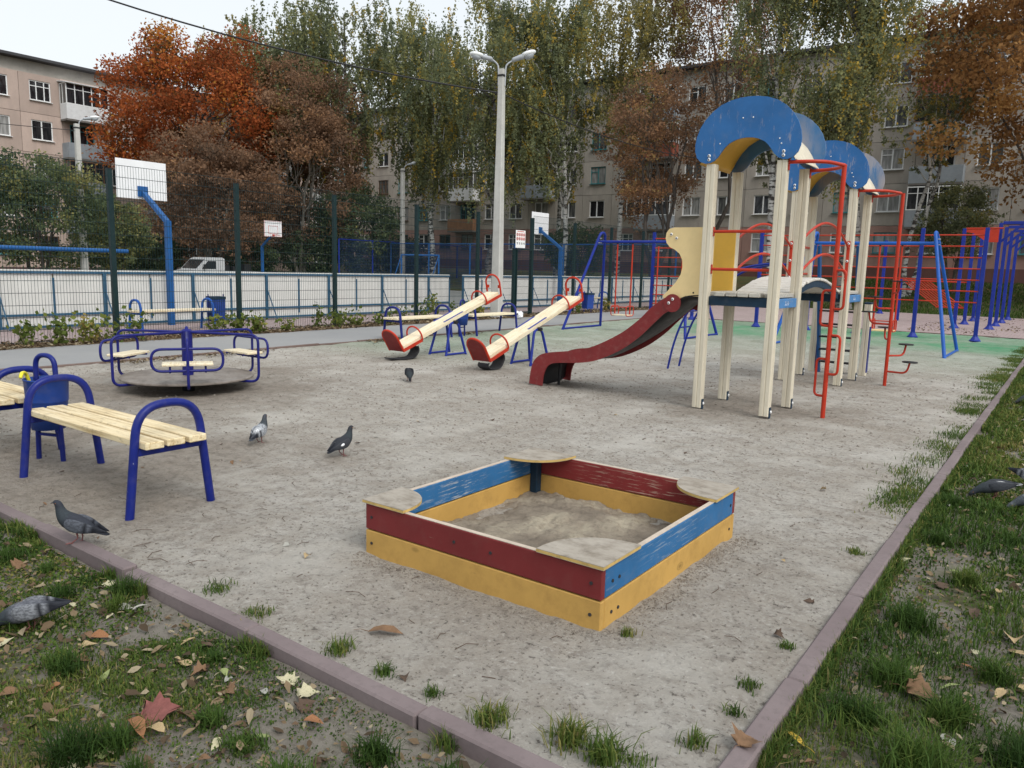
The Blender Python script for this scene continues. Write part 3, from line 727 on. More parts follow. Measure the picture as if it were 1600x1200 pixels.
    for i in range(N):
        u = (i + .5) / N; yy = ya + (yb - ya) * u; sl = math.atan2(.17 * math.pi * math.cos(math.pi * u), (yb - ya))
        inst('bridge_plank', pmh, t, (random.uniform(-.006, .006), yy, bz(u)), (sl, 0, random.uniform(-.008, .008)))
    for x in (-.28, .28):
        pts = [(ya + (yb - ya) * k / 16, bz(k / 16) - .02) for k in range(17)]; pts2 = [(a, b - .075) for a, b in reversed(pts)]
        MB().prism(pts + pts2, x - .02, x + .02, 'x').build('bridge_beam', 'navy_beam', t)
    for x in X:
        s = 1 if x > 0 else -1
        for zb in (1.92, 1.55):
            pts = [(x, ya - .02 + (yb - ya + .04) * k / 16, zb - .06 + .27 * math.sin(math.pi * k / 16) ** .9) for k in range(17)]
            MB().tube(pts, .0155, 10).build('bridge_rail', 'red_tube', t)
        for yy, sg in ((ya - .001, 1), (yb + .001, -1)):
            # plate on the post face
            f = MB().box((x - s * .0, yy + sg * .006, 1.70), (.04, .012, .53), .003).build('rail_plate', 'red_tube', t)
            for dz in (-.23, 0, .23): eye_bolt(f, (x, yy + sg * .012, 1.70 + dz), BK if sg > 0 else FR_, capm, corem)
    # slide: yellow cheek panels, red side boards, black chute
    cheek = [(-.33, 1.99), (-.80, 1.99), (-.86, 1.975), (-.893, 1.93), (-.90, 1.87), (-.885, 1.82), (-.845, 1.775), (-.78, 1.745), (-.72, 1.70), (-.685, 1.63), (-.678, 1.55), (-.695, 1.47), (-.75, 1.38), (-.84, 1.285), (-.90, 1.225), (-.86, 1.16), (-.78, 1.17), (-.62, 1.235), (-.33, 1.235)]
    cheek = [(a, b) for a, b in cheek]
    for j, y in enumerate((.038, .68)):
        c = MB().prism(cheek, y, y + .016, 'y').build('slide_cheek', 'yellow_pale' if j == 0 else 'yellow_panel', t)
        if j == 0:
            for x, z in ((-.83, 1.915), (-.765, 1.872)): eye_bolt(c, (x, y, z), FR_, capm, corem)
            MB().cyl((-.4, y - .004, 1.27), (-.4, y, 1.27), .01, 8).build('screw', 'rubber', c); MB().cyl((-.53, y - .004, 1.275), (-.53, y, 1.275), .01, 8).build('screw', 'rubber', c)
    top = [(-.72, 1.235), (-.84, 1.215), (-1.02, 1.09), (-1.175, .935), (-1.415, .755), (-1.76, .58), (-2.0, .515), (-2.215, .475), (-2.42, .445), (-2.55, .40), (-2.64, .31), (-2.68, .18), (-2.70, .02)]
    bot = [(-2.50, .01), (-2.485, .14), (-2.44, .25), (-2.36, .31), (-2.2, .335), (-1.98, .355), (-1.72, .41), (-1.40, .56), (-1.16, .735), (-.98, .91), (-.84, 1.04), (-.70, 1.09)]
    P2 = lambda L: [(p.x, p.y) for p in smooth_curve([(a, b, 0) for a, b in L], 4)]
    side = P2(top) + P2(bot)
    for j, y in enumerate((.016, .692)):
        s_ = MB().prism(side, y, y + .022, 'y').build('slide_side', 'slide_red', t)
        d = MB().lathe([(0, 0), (.098, 0), (.102, .004), (.102, .016), (0, .018)], n=24, smooth=False).build('slide_disc', 'slide_red', s_, (-.76, y + (.001 if j == 0 else .021), 1.15)); d.rotation_euler = FR_ if j == 0 else BK
        for x, z in ((-.755, 1.195), (-.80, 1.15)): eye_bolt(s_, (x, y - .017 if j == 0 else y + .039, z), FR_ if j == 0 else BK, capm, corem)
    mid = [(-.40, 1.262), (-.62, 1.235), (-.76, 1.14), (-.95, .985), (-1.16, .82), (-1.42, .655), (-1.74, .49), (-2.0, .43), (-2.25, .395), (-2.42, .37), (-2.53, .30), (-2.57, .2), (-2.585, .06)]
    mm = smooth_curve([(a, 0, b) for a, b in mid], 5); n = len(mm); V = []; ncs = 7
    for k in range(ncs):
        u = k / (ncs - 1); yy = .039 + .652 * u; dz = -.055 * (1 - (2 * u - 1) ** 4)
        V += [(p.x, yy, p.z + dz) for p in mm]
    F = [(k * n + i, (k + 1) * n + i, (k + 1) * n + i + 1, k * n + i + 1) for k in range(ncs - 1) for i in range(n - 1)]
    ch = MB().add(V, F, True).build('slide_chute', 'plastic_black', t); md = ch.modifiers.new('thickness', 'SOLIDIFY'); md.thickness = .014
    MB().tube([(-2.46, .35, -.05), (-2.44, .35, .31)], .018, 8).build('slide_leg', 'plastic_black', t)
    # pole with climbing loops
    px = .865
    def curved_arms(py, pole):
        for y in (Yt[1] if py < 2 else Yt[2]):
            sg = 1 if y > py else -1
            pts = smooth_curve([(px, py, 2.615), (px - .10, py + (y - py) * .62, 2.622), (px - .25, py + (y - py) * .92, 2.622), (.425, y + 0, 2.622)], 6)
            a = MB().tube(pts, .0185, 10).build('top_arm', 'red_tube', pole)
            f = MB().box((.432, y, 2.60), (.01, .035, .115), .002).build('flange', 'red_tube', pole)
    pole = MB().tube([(px, .385, -.08), (px, .385, 2.62)], .0235, 12).build('loop_pole', 'red_tube', t); curved_arms(.385, pole)
    for z0, z1, s in ((.235, .63, -1), (.475, .885, 1), (.98, 1.35, -1), (1.16, 1.56, 1)):
        lp = fillet([(px, .385, z0), (px + s * .115, .385 - s * .03, z0), (px + s * .115, .385 - s * .03, z1), (px, .385, z1)], .05, 5)
        MB().tube(lp, .0135, 8).build('climbing_loop', 'red_tube', pole)
    # pole with spiral steps
    py2 = 3.63
    pole = MB().tube([(px, py2, -.08), (px, py2, 2.63)], .0235, 12).build('step_pole', 'red_tube', t); curved_arms(py2 - .17, pole)
    for k in range(6):
        z = .20 + .219 * k; a = R(-8 + 60 * k); c, s = math.cos(a), math.sin(a)
        pts = fillet([(px, py2, z), (px + .27 * c, py2 + .27 * s, z), (px + .30 * c, py2 + .30 * s, z + .15)], .12, 6)
        st = MB().tube(pts, .0135, 8).build('step_arm', 'red_tube', pole)
        MB().lathe([(0, 0), (.095, 0), (.1, .004), (.1, .012), (.095, .016), (0, .016)], (px + .30 * c, py2 + .30 * s, z + .15), 20, False).build('step_disc', 'plastic_black', st)
    # steep stairs behind the second tower
    for x in (-.27, .27):
        MB().bar((x, 4.56, -.02), (x, 4.02, 1.95), .035, .10, .004, up=(0, 1, 0)).build('stair_stringer', 'court_blue', t)
    for k in range(6):
        z = .17 + .20 * k; yy = 4.56 - .54 * z / 1.97
        MB().box((0, yy, z), (.50, .16, .022), .003).build('tread', 'plastic_black', t)
    # arched ladder up to the second tower
    lad = [(-2.137, 0), (-2.066, .365), (-1.95, .72), (-1.765, 1.03), (-1.47, 1.33), (-1.14, 1.545), (-.735, 1.64), (-.43, 1.64)]
    lc = smooth_curve([(a, 0, b) for a, b in lad], 5)
    for y in (3.0, 3.42):
        MB().tube([(p.x, y, p.z) for p in lc], .0165, 10).build('ladder_rail', 'swing_blue', t)
    for i in range(9, len(lc) - 2, 4):
        p = lc[i]; MB().tube([(p.x, 3.0, p.z), (p.x, 3.42, p.z)], .013, 8).build('ladder_rung', 'swing_blue', t)
    return t
play_tower()
# ------------------------------------------------------------------ swing sets
def swing_set(label, xa, xb, blue, hx, seat_col, yc=17.25):
    t = thing('swing_set', label, 'swing', ((xa + xb) / 2, yc, 0), 0, 'swing sets'); cx = (xa + xb) / 2
    for x, s in ((xa - cx, 1), (xb - cx, -1)):
        lean = .50 * s
        pts = fillet([(x, -.95, -.02), (x + lean, -.10, 2.42), (x + lean, .12, 2.42), (x, .95, -.02)], .16, 7)
        MB().tube(pts, .034, 10).build('frame_leg', blue, t)
        MB().tube([(x, -.93, .02), (x, .93, .02)], .024, 8).build('foot_bar', blue, t)
        MB().box((x + lean * .88, .0, 2.15), (.10, .20, .012)).build('beam_bracket', blue, t)
        for q in (-.05, .06): MB().cyl((x + lean * .9 - .05, -.04, 2.22 + q), (x + lean * .9 + .05, -.04, 2.22 + q), .014, 8).build('bolt', 'steel', t)
    MB().tube([(xa - cx + .40, 0, 2.20), (xb - cx - .40, 0, 2.20)], .036, 12).build('beam', blue, t)
    for x in hx:
        for s in (-1, 1):
            xx = x - cx + s * .21
            h = MB().tube([(xx, 0, 2.14), (xx, 0, .42)], .019, 8).build('hanger_rod', 'red_tube', t)
            MB().box((xx, 0, 2.165), (.03, .03, .05)).build('shackle', 'plastic_black', h)
            lp = fillet([(xx, -.20, .62), (xx, .20, .62), (xx, .20, .38), (xx, -.20, .38)], .08, 5, True)
            MB().tube(lp, .012, 8, closed=True).build('side_loop', 'red_tube', h)
        MB().box((x - cx, 0, .395), (.42, .34, .025), .005).build('seat', seat_col, t)
        MB().tube([(x - cx - .21, -.20, .60), (x - cx + .21, -.20, .60)], .012, 8).build('back_bar', 'red_tube', t)
    return t
swing_set('violet-blue swing set beside the path with a red rod swing', -10.33, -7.05, 'swing_blue', (-9.18,), 'seesaw_wood')
swing_set('lighter blue swing set behind the second tower with a yellow seat', -5.25, -1.94, 'light_blue', (-3.24,), 'yellow_pale', 17.7)

# ------------------------------------------------------------------ workout equipment
def wall_bars(label, y, posts, zs, name='wall_bars', verticals=()):
    t = thing(name, label, 'wall bars', ((posts[0] + posts[-1]) / 2, y, 0)); cx = (posts[0] + posts[-1]) / 2
    for x in posts:
        p = MB().box((x - cx, 0, 1.36), (.09, .09, 2.78), .006).build('post', 'swing_blue', t)
        MB().lathe([(0.05, 0.16), (.055, .12), (.11, .03), (.13, .02), (.13, .0)][::-1], (x - cx, 0, 0.0), 8, False).build('foot_flange', 'swing_blue', p)
    for a, b in zip(posts[:-1], posts[1:]):
        for z in zs: MB().tube([(a - cx + .04, 0, z), (b - cx - .04, 0, z)], .017, 8).build('bar', 'red_tube', t)
    for x in verticals: MB().tube([(x - cx, -.06, .0), (x - cx, -.06, 2.30)], .024, 8).build('upright', 'red_tube', t)
    return t
ZS = [.94 + .273 * k for k in range(7)]
wall_bars('row of blue posts with seven red bars behind the lighter blue swing', 22.05, (-7.4, -6.0, -4.7, -3.33, -1.94), ZS)
wall_bars('narrow ladder of red bars on a blue post left of the tower', 23.3, (-11.35, -9.9), [.45 + .30 * k for k in range(8)], 'wall_bars', (-11.15, -10.3))

def l_posts():
    for i, y in enumerate((27.7, 29.9, 32.3, 35.2)):
        t = thing('workout_post', ['nearest', 'second', 'third', 'farthest'][i] + ' of the four tall blue posts with braced top arms at right', 'workout post', (-2.1, y, 0), 0, 'braced workout posts')
        MB().box((0, 0, 1.6), (.1, .1, 3.22), .006).build('post', 'swing_blue', t)
        MB().lathe([(.06, .16), (.065, .12), (.13, .03), (.15, .02), (.15, 0)][::-1], n=8, smooth=False).build('foot_flange', 'swing_blue', t)
        MB().box((.50, 0, 3.21), (.9, .09, .09), .006).build('top_arm', 'swing_blue', t)
        MB().bar((.0, 0, 2.62), (.55, 0, 3.17), .07, .07, .004).build('brace', 'swing_blue', t)
        if i == 0:
            MB().tube([(.85, -.05, 3.12), (.85, 2.2, 3.12)], .02, 8).build('grip_bar', 'red_tube', t)
l_posts()
def incline():
    t = thing('workout_rack', 'blue posts with a red top panel and a slanting red rod bench', 'workout rack', (-3.0, 29.8, 0))
    for y in (-2.5, .1, 2.7):
        p = MB().box((0, y, 1.5), (.1, .1, 3.05), .006).build('post', 'swing_blue', t)
        MB().lathe([(.06, .16), (.065, .12), (.13, .03), (.15, .02), (.15, 0)][::-1], (0, y, 0), 8, False).build('foot_flange', 'swing_blue', p)
    MB().prism([(.05, 3.0), (.9, 3.0), (.9, 2.62), (.62, 2.62), (.25, 2.88), (.05, 2.92)], -.02, .02, 'y').build('top_panel', 'red_tube', t, (0, -2.5, 0))
    MB().tube([(.04, -2.5, 3.03), (1.0, -2.5, 3.03)], .022, 8).build('top_bar', 'red_tube', t)
    for k in range(9):
        x = -1.62 + .10 * k
        MB().tube([(x - .35, .1, 1.40), (x + .75, .1, .55)], .018, 8).build('bench_rod', 'red_tube', t)
    MB().tube([(-2.2, .1, 1.42), (.02, .1, 1.40)], .025, 8).build('bench_rail', 'red_tube', t)
    MB().tube([(-.9, .1, .55), (.02, .1, .55)], .025, 8).build('bench_rail', 'red_tube', t)
    MB().box((-2.05, .1, .72), (.09, .09, 1.5), .005).build('short_post', 'swing_blue', t)
incline()
for x, y, lb in ((-6.6, 35.0, 'plain blue workout post at the lawn edge behind the towers'), ):
    t = thing('workout_post', lb, 'workout post', (x, y, 0)); MB().box((0, 0, 1.5), (.11, .11, 3.0), .006).build('post', 'swing_blue', t)
    MB().lathe([(.06, .16), (.065, .12), (.13, .03), (.15, .02), (.15, 0)][::-1], n=8, smooth=False).build('foot_flange', 'swing_blue', t)

# ------------------------------------------------------------------ mesh fence along the path
FX = -14.1
def mesh_panel(W, H, vx=.05, hz=.2, r=.0035):
    V = []; F = []
    def stick(p, q, w):
        a, b = Vector(p), Vector(q); d = (b - a).normalized(); u = Vector((1, 0, 0)); w2 = d.cross(u)
        base = len(V)
        for e in (a, b):
            for (i, j) in ((1, 0), (-.5, .866), (-.5, -.866)): V.append(tuple(e + u * (w * i) + w2 * (w * j)))
        for k in range(3): F.append((base + k, base + (k + 1) % 3, base + 3 + (k + 1) % 3, base + 3 + k))
    n = int(W / vx)
    for i in range(n + 1): stick((0, -W / 2 + W * i / n, 0), (0, -W / 2 + W * i / n, H), r)
    m = int(H / hz)
    for j in range(m + 1):
        z = H * j / m; stick((.006, -W / 2, z), (.006, W / 2, z), r * 1.35); stick((-.006, -W / 2, z), (-.006, W / 2, z), r * 1.35)
    return V, F
def court_fence():
    t = thing('mesh_fence', 'dark green welded mesh fence with square posts along the path', 'fence', (FX, 16, 0))
    ys = [-.65, 1.93, 4.5, 7.08, 9.65, 12.23, 15.0, 17.55, 19.35, 20.27, 22.83, 25.4, 27.97, 30.5, 33.1]
    pm = MB().box((0, 0, 1.48), (.08, .09, 3.12), .004).mesh('post', 'fence_green')
    sh = MB().box((0, 0, 1.0), (.09, .11, 2.16), .004).mesh('gate_post', 'fence_green')
    meshes = {}
    for i, y in enumerate(ys):
        gate = (i == 8)
        p = inst('gate_post' if gate else 'post', sh if gate else pm, t, (0, y - 16, 0), (0, 0, 0), (1.2, 1.2, 1) if i == 9 else None)
        if not gate:
            MB().box((0, 0, 3.045), (.086, .096, .014), .002).build('cap', 'plastic_black', p)
        if i + 1 < len(ys):
            w = ys[i + 1] - y - .05; H = 2.04 if i == 8 else 3.15
            key = (round(w, 2), H)
            if key not in meshes:
                V, F = mesh_panel(w, H - .08); meshes[key] = np_mesh('mesh_panel', V, F, 'fence_wire', False)
            inst('mesh_panel', meshes[key], t, (.03, (y + ys[i + 1]) / 2 - 16, .05))
    # gate frame
    a, b = 19.41 - 16, 20.2 - 16
    for q in ((a, .12, b, .12), (a, 2.06, b, 2.06), (a, .12, a, 2.06), (b, .12, b, 2.06)):
        MB().bar((0.06, q[0], q[1]), (0.06, q[2], q[3]), .04, .04, .003, up=(1, 0, 0)).build('gate_frame', 'fence_green', t)
court_fence()
# rules sign on the gate post
t = thing('sign', 'white rules sign with rows of small red and dark pictograms on the gate', 'sign', (FX + .11, 19.5, 2.1))
MB().box((0, 0, .265), (.012, .50, .53), .003).build('panel', 'sign_white', t)
for r_ in range(3):
    for c_ in range(4):
        y = -.175 + .117 * c_; z = .40 - .125 * r_
        if r_ < 2:
            MB().tube([(.0085, y + .042 * math.cos(a), z + .042 * math.sin(a)) for a in [2 * math.pi * k / 14 for k in range(14)]], .007, 6, closed=True).build('pictogram_ring', 'sign_red', t)
            MB().bar((.009, y - .028, z + .028), (.009, y + .028, z - .028), .004, .01, up=(1, 0, 0)).build('pictogram_bar', 'sign_red', t)
            MB().box((.0075, y, z), (.004, .022, .05)).build('pictogram_figure', 'sign_dark', t)
        else:
            MB().box((.0075, y, z), (.004, .07, .022)).build('pictogram_figure', 'sign_dark', t)
            MB().box((.0075, y + .01, z - .035), (.004, .05, .018)).build('pictogram_figure', 'sign_dark', t)
MB().box((.0075, 0, .495), (.004, .36, .018)).build('lettering_line', 'sign_red', t)
m = MB()
ic = [(math.cos(a) * math.cos(b) * .17, math.sin(a) * math.cos(b) * .14, .11 + math.sin(b) * .12) for b in (-.9, -.4, .1, .6, 1.1) for a in [2 * math.pi * k / 12 for k in range(12)]]
ic = [(x * random.uniform(.75, 1.15), y * random.uniform(.75, 1.15), max(.0, z * random.uniform(.85, 1.1))) for x, y, z in ic]
m.add(ic, [(r * 12 + k, r * 12 + (k + 1) % 12, (r + 1) * 12 + (k + 1) % 12, (r + 1) * 12 + k) for r in range(4) for k in range(12)] + [tuple(range(48, 60))])
b = m.build('plastic_bag', 'bag_white', None, (-13.2, 18.4, 0.02)); tag(b, 'crumpled white plastic bag lying behind the far bench', 'bag')
MB().box((.03, -.135, .14), (.1, .012, .05)).build('print', 'sign_dark', b)

# ------------------------------------------------------------------ hockey boards round the court
BX = -16.95
def rink(label, x, spans, gapframe=False):
    t = thing('rink_boards', label, 'boards', (x, 15, 0)); N = 1.03
    pm = {}
    for (a, b) in spans:
        n = max(1, round((b - a) / N)); w = (b - a) / n
        pan = MB().box((0, 0, .60), (.015, w - .03, 1.08), .002).mesh('board_panel', 'board_white')
        for i in range(n):
            inst('board_panel', pan, t, (0, a + w * (i + .5) - 15, 0))
        for i in range(n + 1):
            y = a + w * i - 15; big = i % 2 == 0
            MB().box((.035 if big else .025, y, .60), (.055 if big else .035, .065 if big else .035, 1.14 if big else .9), .003).build('board_post', 'rink_frame', t)
            if big: MB().bar((.06, y, .78), (.42, y + .02, .05), .02, .02).build('strut', 'rink_frame', t)
        for z in (1.155, .30, .06): MB().box((.03, (a + b) / 2 - 15, z), (.04, b - a, .045), .003).build('rail', 'rink_frame', t)
        MB().box((0, (a + b) / 2 - 15, 1.195), (.07, b - a, .03), .004).build('cap_rail', 'board_white', t)
    return t
rink('white hockey boards in a blue frame along the near side of the court', BX, [(-2.0, 19.6), (20.3, 38.0)])

def hoop(label, c, rz, sc=1.0, front=False, group='basketball hoops', narrow=False):
    t = thing('basketball_hoop', label, 'basketball hoop', c, rz, group)
    MB().box((0, 0, 1.15), (.12, .12, 2.36), .006).build('post', 'court_blue', t)
    MB().bar((0, 0, 2.30), (-.98, 0, 2.98), .10, .10, .006).build('arm', 'court_blue', t)
    MB().box((-.985, 0, 3.0), (.03, .24, .24), .004).build('mount_plate', 'court_blue', t)
    bb = MB().box((-1.015, 0, 3.26), (.025, 1.18, .86), .004).build('backboard', 'backboard_white', t)
    if front:
        for q in ((-.3, 3.0, .3, 3.0), (-.3, 3.42, .3, 3.42), (-.3, 3.0, -.3, 3.42), (.3, 3.0, .3, 3.42), (-.57, 2.85, .57, 2.85), (-.57, 3.67, .57, 3.67), (-.57, 2.85, -.57, 3.67), (.57, 2.85, .57, 3.67)):
            MB().bar((-1.0315, q[0], q[1]), (-1.0315, q[2], q[3]), .006, .03, up=(1, 0, 0)).build('target_line', 'sign_red', bb)
    rim = MB().tube([(-1.29 + .225 * math.cos(a), .225 * math.sin(a), 2.92) for a in [2 * math.pi * k / 22 for k in range(22)]], .009, 6, closed=True).build('rim', 'sign_red' if front else 'red_tube', t)
    MB().box((-1.05, 0, 2.92), (.06, .1, .08)).build('rim_bracket', 'sign_red', rim)
    return t
hoop('blue basketball hoop behind the left part of the fence, seen from behind', (-16.62, 9.6, 0), 0)
hoop('blue basketball hoop right of the lamp post, seen from behind', (-16.62, 25.9, 0), 0)
hoop('far basketball hoop facing us across the court with a red lined backboard', (-37.3, 27.1, 0), R(180), 1, True)
def goal(label, c, rz, w, h, net=True, mat='court_blue'):
    t = thing('goal', label, 'goal', c, rz)
    for s in (-1, 1): MB().tube([(0, s * w / 2, -.02), (0, s * w / 2, h)], .045, 10).build('goal_post', mat, t)
    MB().tube([(0, -w / 2 - .02, h), (0, w / 2 + .02, h)], .045, 10).build('crossbar', mat, t)
    for s in (-1, 1):
        MB().tube([(0, s * w / 2, h), (-.9, s * w / 2, .02), (0, s * w / 2, .02)], .025, 8).build('stay', mat, t)
    return t
goal('blue goal frame seen through the gap in the boards', (-27.5, 29.5, 0), R(90), 2.6, 2.0)
t = thing('barrier_bar', 'long blue horizontal bar behind the boards at far left', 'bar', (-21.0, 7.0, 0))
MB().tube([(0, -5, 1.66), (0, 3.95, 1.66)], .055, 12).build('bar', 'court_blue', t)
for y in (-4.5, 3.55): MB().tube([(0, y, -.02), (0, y, 1.62)], .04, 10).build('post', 'court_blue', t)

# far court fence: netting on blue posts
def far_net(label, x, y0, y1, z1, n, matp='swing_blue'):
    t = thing('net_fence', label, 'fence', (x, (y0 + y1) / 2, 0)); L = y1 - y0
    V, F = mesh_panel(L, z1 - .15, .09, .1, .006)
    inst('netting', np_mesh('netting', V, F, 'net_blue', False), t, (0, 0, .1))
    for k in range(n + 1): MB().tube([(0, -L / 2 + L * k / n, -.02), (0, -L / 2 + L * k / n, z1)], .05, 8).build('post', matp, t)
    MB().tube([(0, -L / 2, z1), (0, L / 2, z1)], .03, 8).build('top_rail', matp, t)
    return t
far_net('blue net fence at the far corner of the court', -38.2, 33.5, 48, 3.0, 5)
tt = far_net('blue net fence across the end of the court', -27.6, -10.5, 10.5, 2.9, 6, 'court_blue')
tt.location = (-27.8, 38.2, 0); tt.rotation_euler = (0, 0, R(90))

# ------------------------------------------------------------------ lamp posts and wires
def lamp_head(parent, base, direction, tilt, s=1.0, mesh=None):
    d = Vector(direction).normalized(); up = Vector((0, 0, 1)); side = d.cross(up)
    f = (d * math.cos(tilt) + up * math.sin(tilt)).normalized(); u = side.cross(f)
    M = Matrix((f, side, u)).transposed()
    def loft(secs, name, mat):
        V = []; n = 12; F = []
        for (l, w, h, dz) in secs:
            for k in range(n):
                a = 2 * math.pi * k / n; V.append(M @ Vector((l * s, w * math.cos(a) * s, (dz + h * math.sin(a)) * s)) + base)
        for i in range(len(secs) - 1):
            for k in range(n): F.append((i * n + k, i * n + (k + 1) % n, (i + 1) * n + (k + 1) % n, (i + 1) * n + k))
        F += [tuple(range(n))[::-1], tuple(range((len(secs) - 1) * n, len(secs) * n))]
        return MB().add(V, F, True).build(name, mat, parent)
    b = loft([(0, .05, .04, 0), (.05, .085, .07, 0), (.34, .10, .085, .0), (.38, .10, .08, 0)], 'lamp_body', 'lamp_grey')
    loft([(.36, .11, .07, .03), (.5, .165, .085, .03), (.66, .16, .08, .025), (.76, .10, .055, .02), (.80, .02, .02, .015)], 'lamp_cover', 'lamp_cover').parent = b
    loft([(.40, .07, .06, -.03), (.52, .135, .12, -.04), (.66, .12, .10, -.03), (.73, .03, .03, -.01)], 'lamp_glass', 'lamp_grey').parent = b
def lamp_post(label, c, h, heads, w0=.30, w1=.17, rz=0.0):
    t = thing('lamp_post', label, 'lamp post', c, rz)
    b = MB(); V = []; 
    for z, w in ((-.1, w0), (h * .5, (w0 + w1) / 2), (h, w1)):
        ch = w * .1; q = w / 2
        V += [(-q + ch, -q, z), (q - ch, -q, z), (q, -q + ch, z), (q, q - ch, z), (q - ch, q, z), (-q + ch, q, z), (-q, q - ch, z), (-q, -q + ch, z)]
    F = [(i * 8 + k, i * 8 + (k + 1) % 8, (i + 1) * 8 + (k + 1) % 8, (i + 1) * 8 + k) for i in range(2) for k in range(8)] + [tuple(range(16, 24))]
    b.add(V, F).build('shaft', 'concrete', t)
    MB().box((0, 0, h - .18), (w1 * 1.25, w1 * 1.25, .05)).build('clamp', 'plastic_black', t)
    for (dx, dy, tilt, s) in heads:
        d = Vector((dx, dy, 0)).normalized()
        pts = smooth_curve([d * .09 + Vector((0, 0, h - .45)), d * .10 + Vector((0, 0, h - .05)), d * .14 + Vector((0, 0, h + .12)), d * .30 + Vector((0, 0, h + .24))], 5)
        a = MB().tube(pts, .024, 8).build('bracket', 'lamp_grey', t)
        lamp_head(a, pts[-1] - d * .02, d, tilt, s)
    return t
LP = Vector((-13.75, 18.05, 0))
lamp_post('tall concrete lamp post with two lamp heads behind the seesaws', LP, 7.0, [(-.72, -.6, R(8), .82), (.9, .42, R(20), .88)], .30, .155, R(10))
lamp_post('concrete lamp post with one lamp head in front of the left building', (-38.6, 18.0, 0), 7.6, [(.55, .8, R(10), .9)], .30, .2, 0)
lamp_post('slim concrete lamp post between the birches beyond the court', (-37.6, 38.6, 0), 7.9, [(.8, .6, R(15), .9)], .3, .22, 0)
lamp_post('pale lamp post behind the first blue roof', (-13.2, 35.0, 0), 7.6, [(-.8, -.3, R(10), .8)], .26, .18, 0)
def wire(label, a, b, sag, r=.012):
    a, b = Vector(a), Vector(b)
    pts = [a.lerp(b, k / 24) - Vector((0, 0, sag * 4 * (k / 24) * (1 - k / 24))) for k in range(25)]
    tag(MB().tube(pts, r, 6).build('wire', 'plastic_black'), label, 'wire')
# ------------------------------------------------------------------ apartment blocks
def mat_panel(name, col, streak):
    m, nt, p = new_mat(name); v = coord(nt)
    oi = nt.nodes.new('ShaderNodeObjectInfo')
    c = _ramp(nt, oi.outputs['Random'], [(0, tuple(x * .86 for x in col)), (.5, col), (1, tuple(min(1, x * 1.12) for x in col))])
    a = _noise(nt, v, 1.1, 6, 0.65, (1.6, 1.6, .45)); c = _mix(nt, _ramp(nt, a, [(.42, _g(0)), (.75, _g(.6))]), c, streak)
    b = _noise(nt, v, 9, 6, .7); c = _mix(nt, _ramp(nt, b, [(.5, _g(0)), (.75, _g(.25))]), c, tuple(x * .6 for x in col))
    nt.links.new(c, p.inputs['Base Color']); p.inputs['Roughness'].default_value = .9; bump(nt, p, b, .2, .01)
mat_panel('panel_beige', (0.43, 0.39, 0.345), (0.28, 0.25, 0.225))
mat_panel('panel_rose', (0.50, 0.39, 0.335), (0.34, 0.27, 0.235))
mat_panel('panel_pink', (0.37, 0.225, 0.19), (0.24, 0.15, 0.13))
mat_panel('plinth_red', (0.135, 0.062, 0.052), (0.08, 0.05, 0.045))
paint('seam', (0.42, 0.40, 0.36), .9, .12, 2, .3)
paint('roof_dark', (0.06, 0.06, 0.065), .85, .15, 2, .2)
paint('frame_white', (0.78, 0.79, 0.79), .4, .04, 3, .1)
paint('frame_teal', (0.06, 0.23, 0.25), .5, .15, 3, .2)
paint('frame_brown', (0.14, 0.085, 0.055), .6, .15, 3, .2)
paint('parapet_grey', (0.27, 0.30, 0.33), .6, .1, 2, .3)
paint('parapet_white', (0.70, 0.71, 0.72), .55, .06, 2, .25)
paint('parapet_red', (0.27, 0.08, 0.05), .6, .15, 2, .3)
paint('parapet_rust', (0.28, 0.14, 0.07), .7, .2, 3, .4)
paint('slab_dark', (0.16, 0.15, 0.14), .85, .1, 2, .3)
def mat_pane(name, c1, c2, rough, spec):
    m, nt, p = new_mat(name); v = coord(nt); n = _noise(nt, v, 2.2, 3, .5, (3, 3, .5))
    nt.links.new(_ramp(nt, n, [(.4, c1), (.6, c2)]), p.inputs['Base Color']); p.inputs['Roughness'].default_value = rough; p.inputs['Specular IOR Level'].default_value = spec
mat_pane('pane_dark', (0.012, 0.014, 0.017), (0.03, 0.03, 0.034), .06, .55)
mat_pane('pane_curtain', (0.22, 0.22, 0.215), (0.36, 0.36, 0.35), .12, .5)
mat_pane('pane_mid', (0.05, 0.052, 0.055), (0.13, 0.13, 0.125), .08, .55)

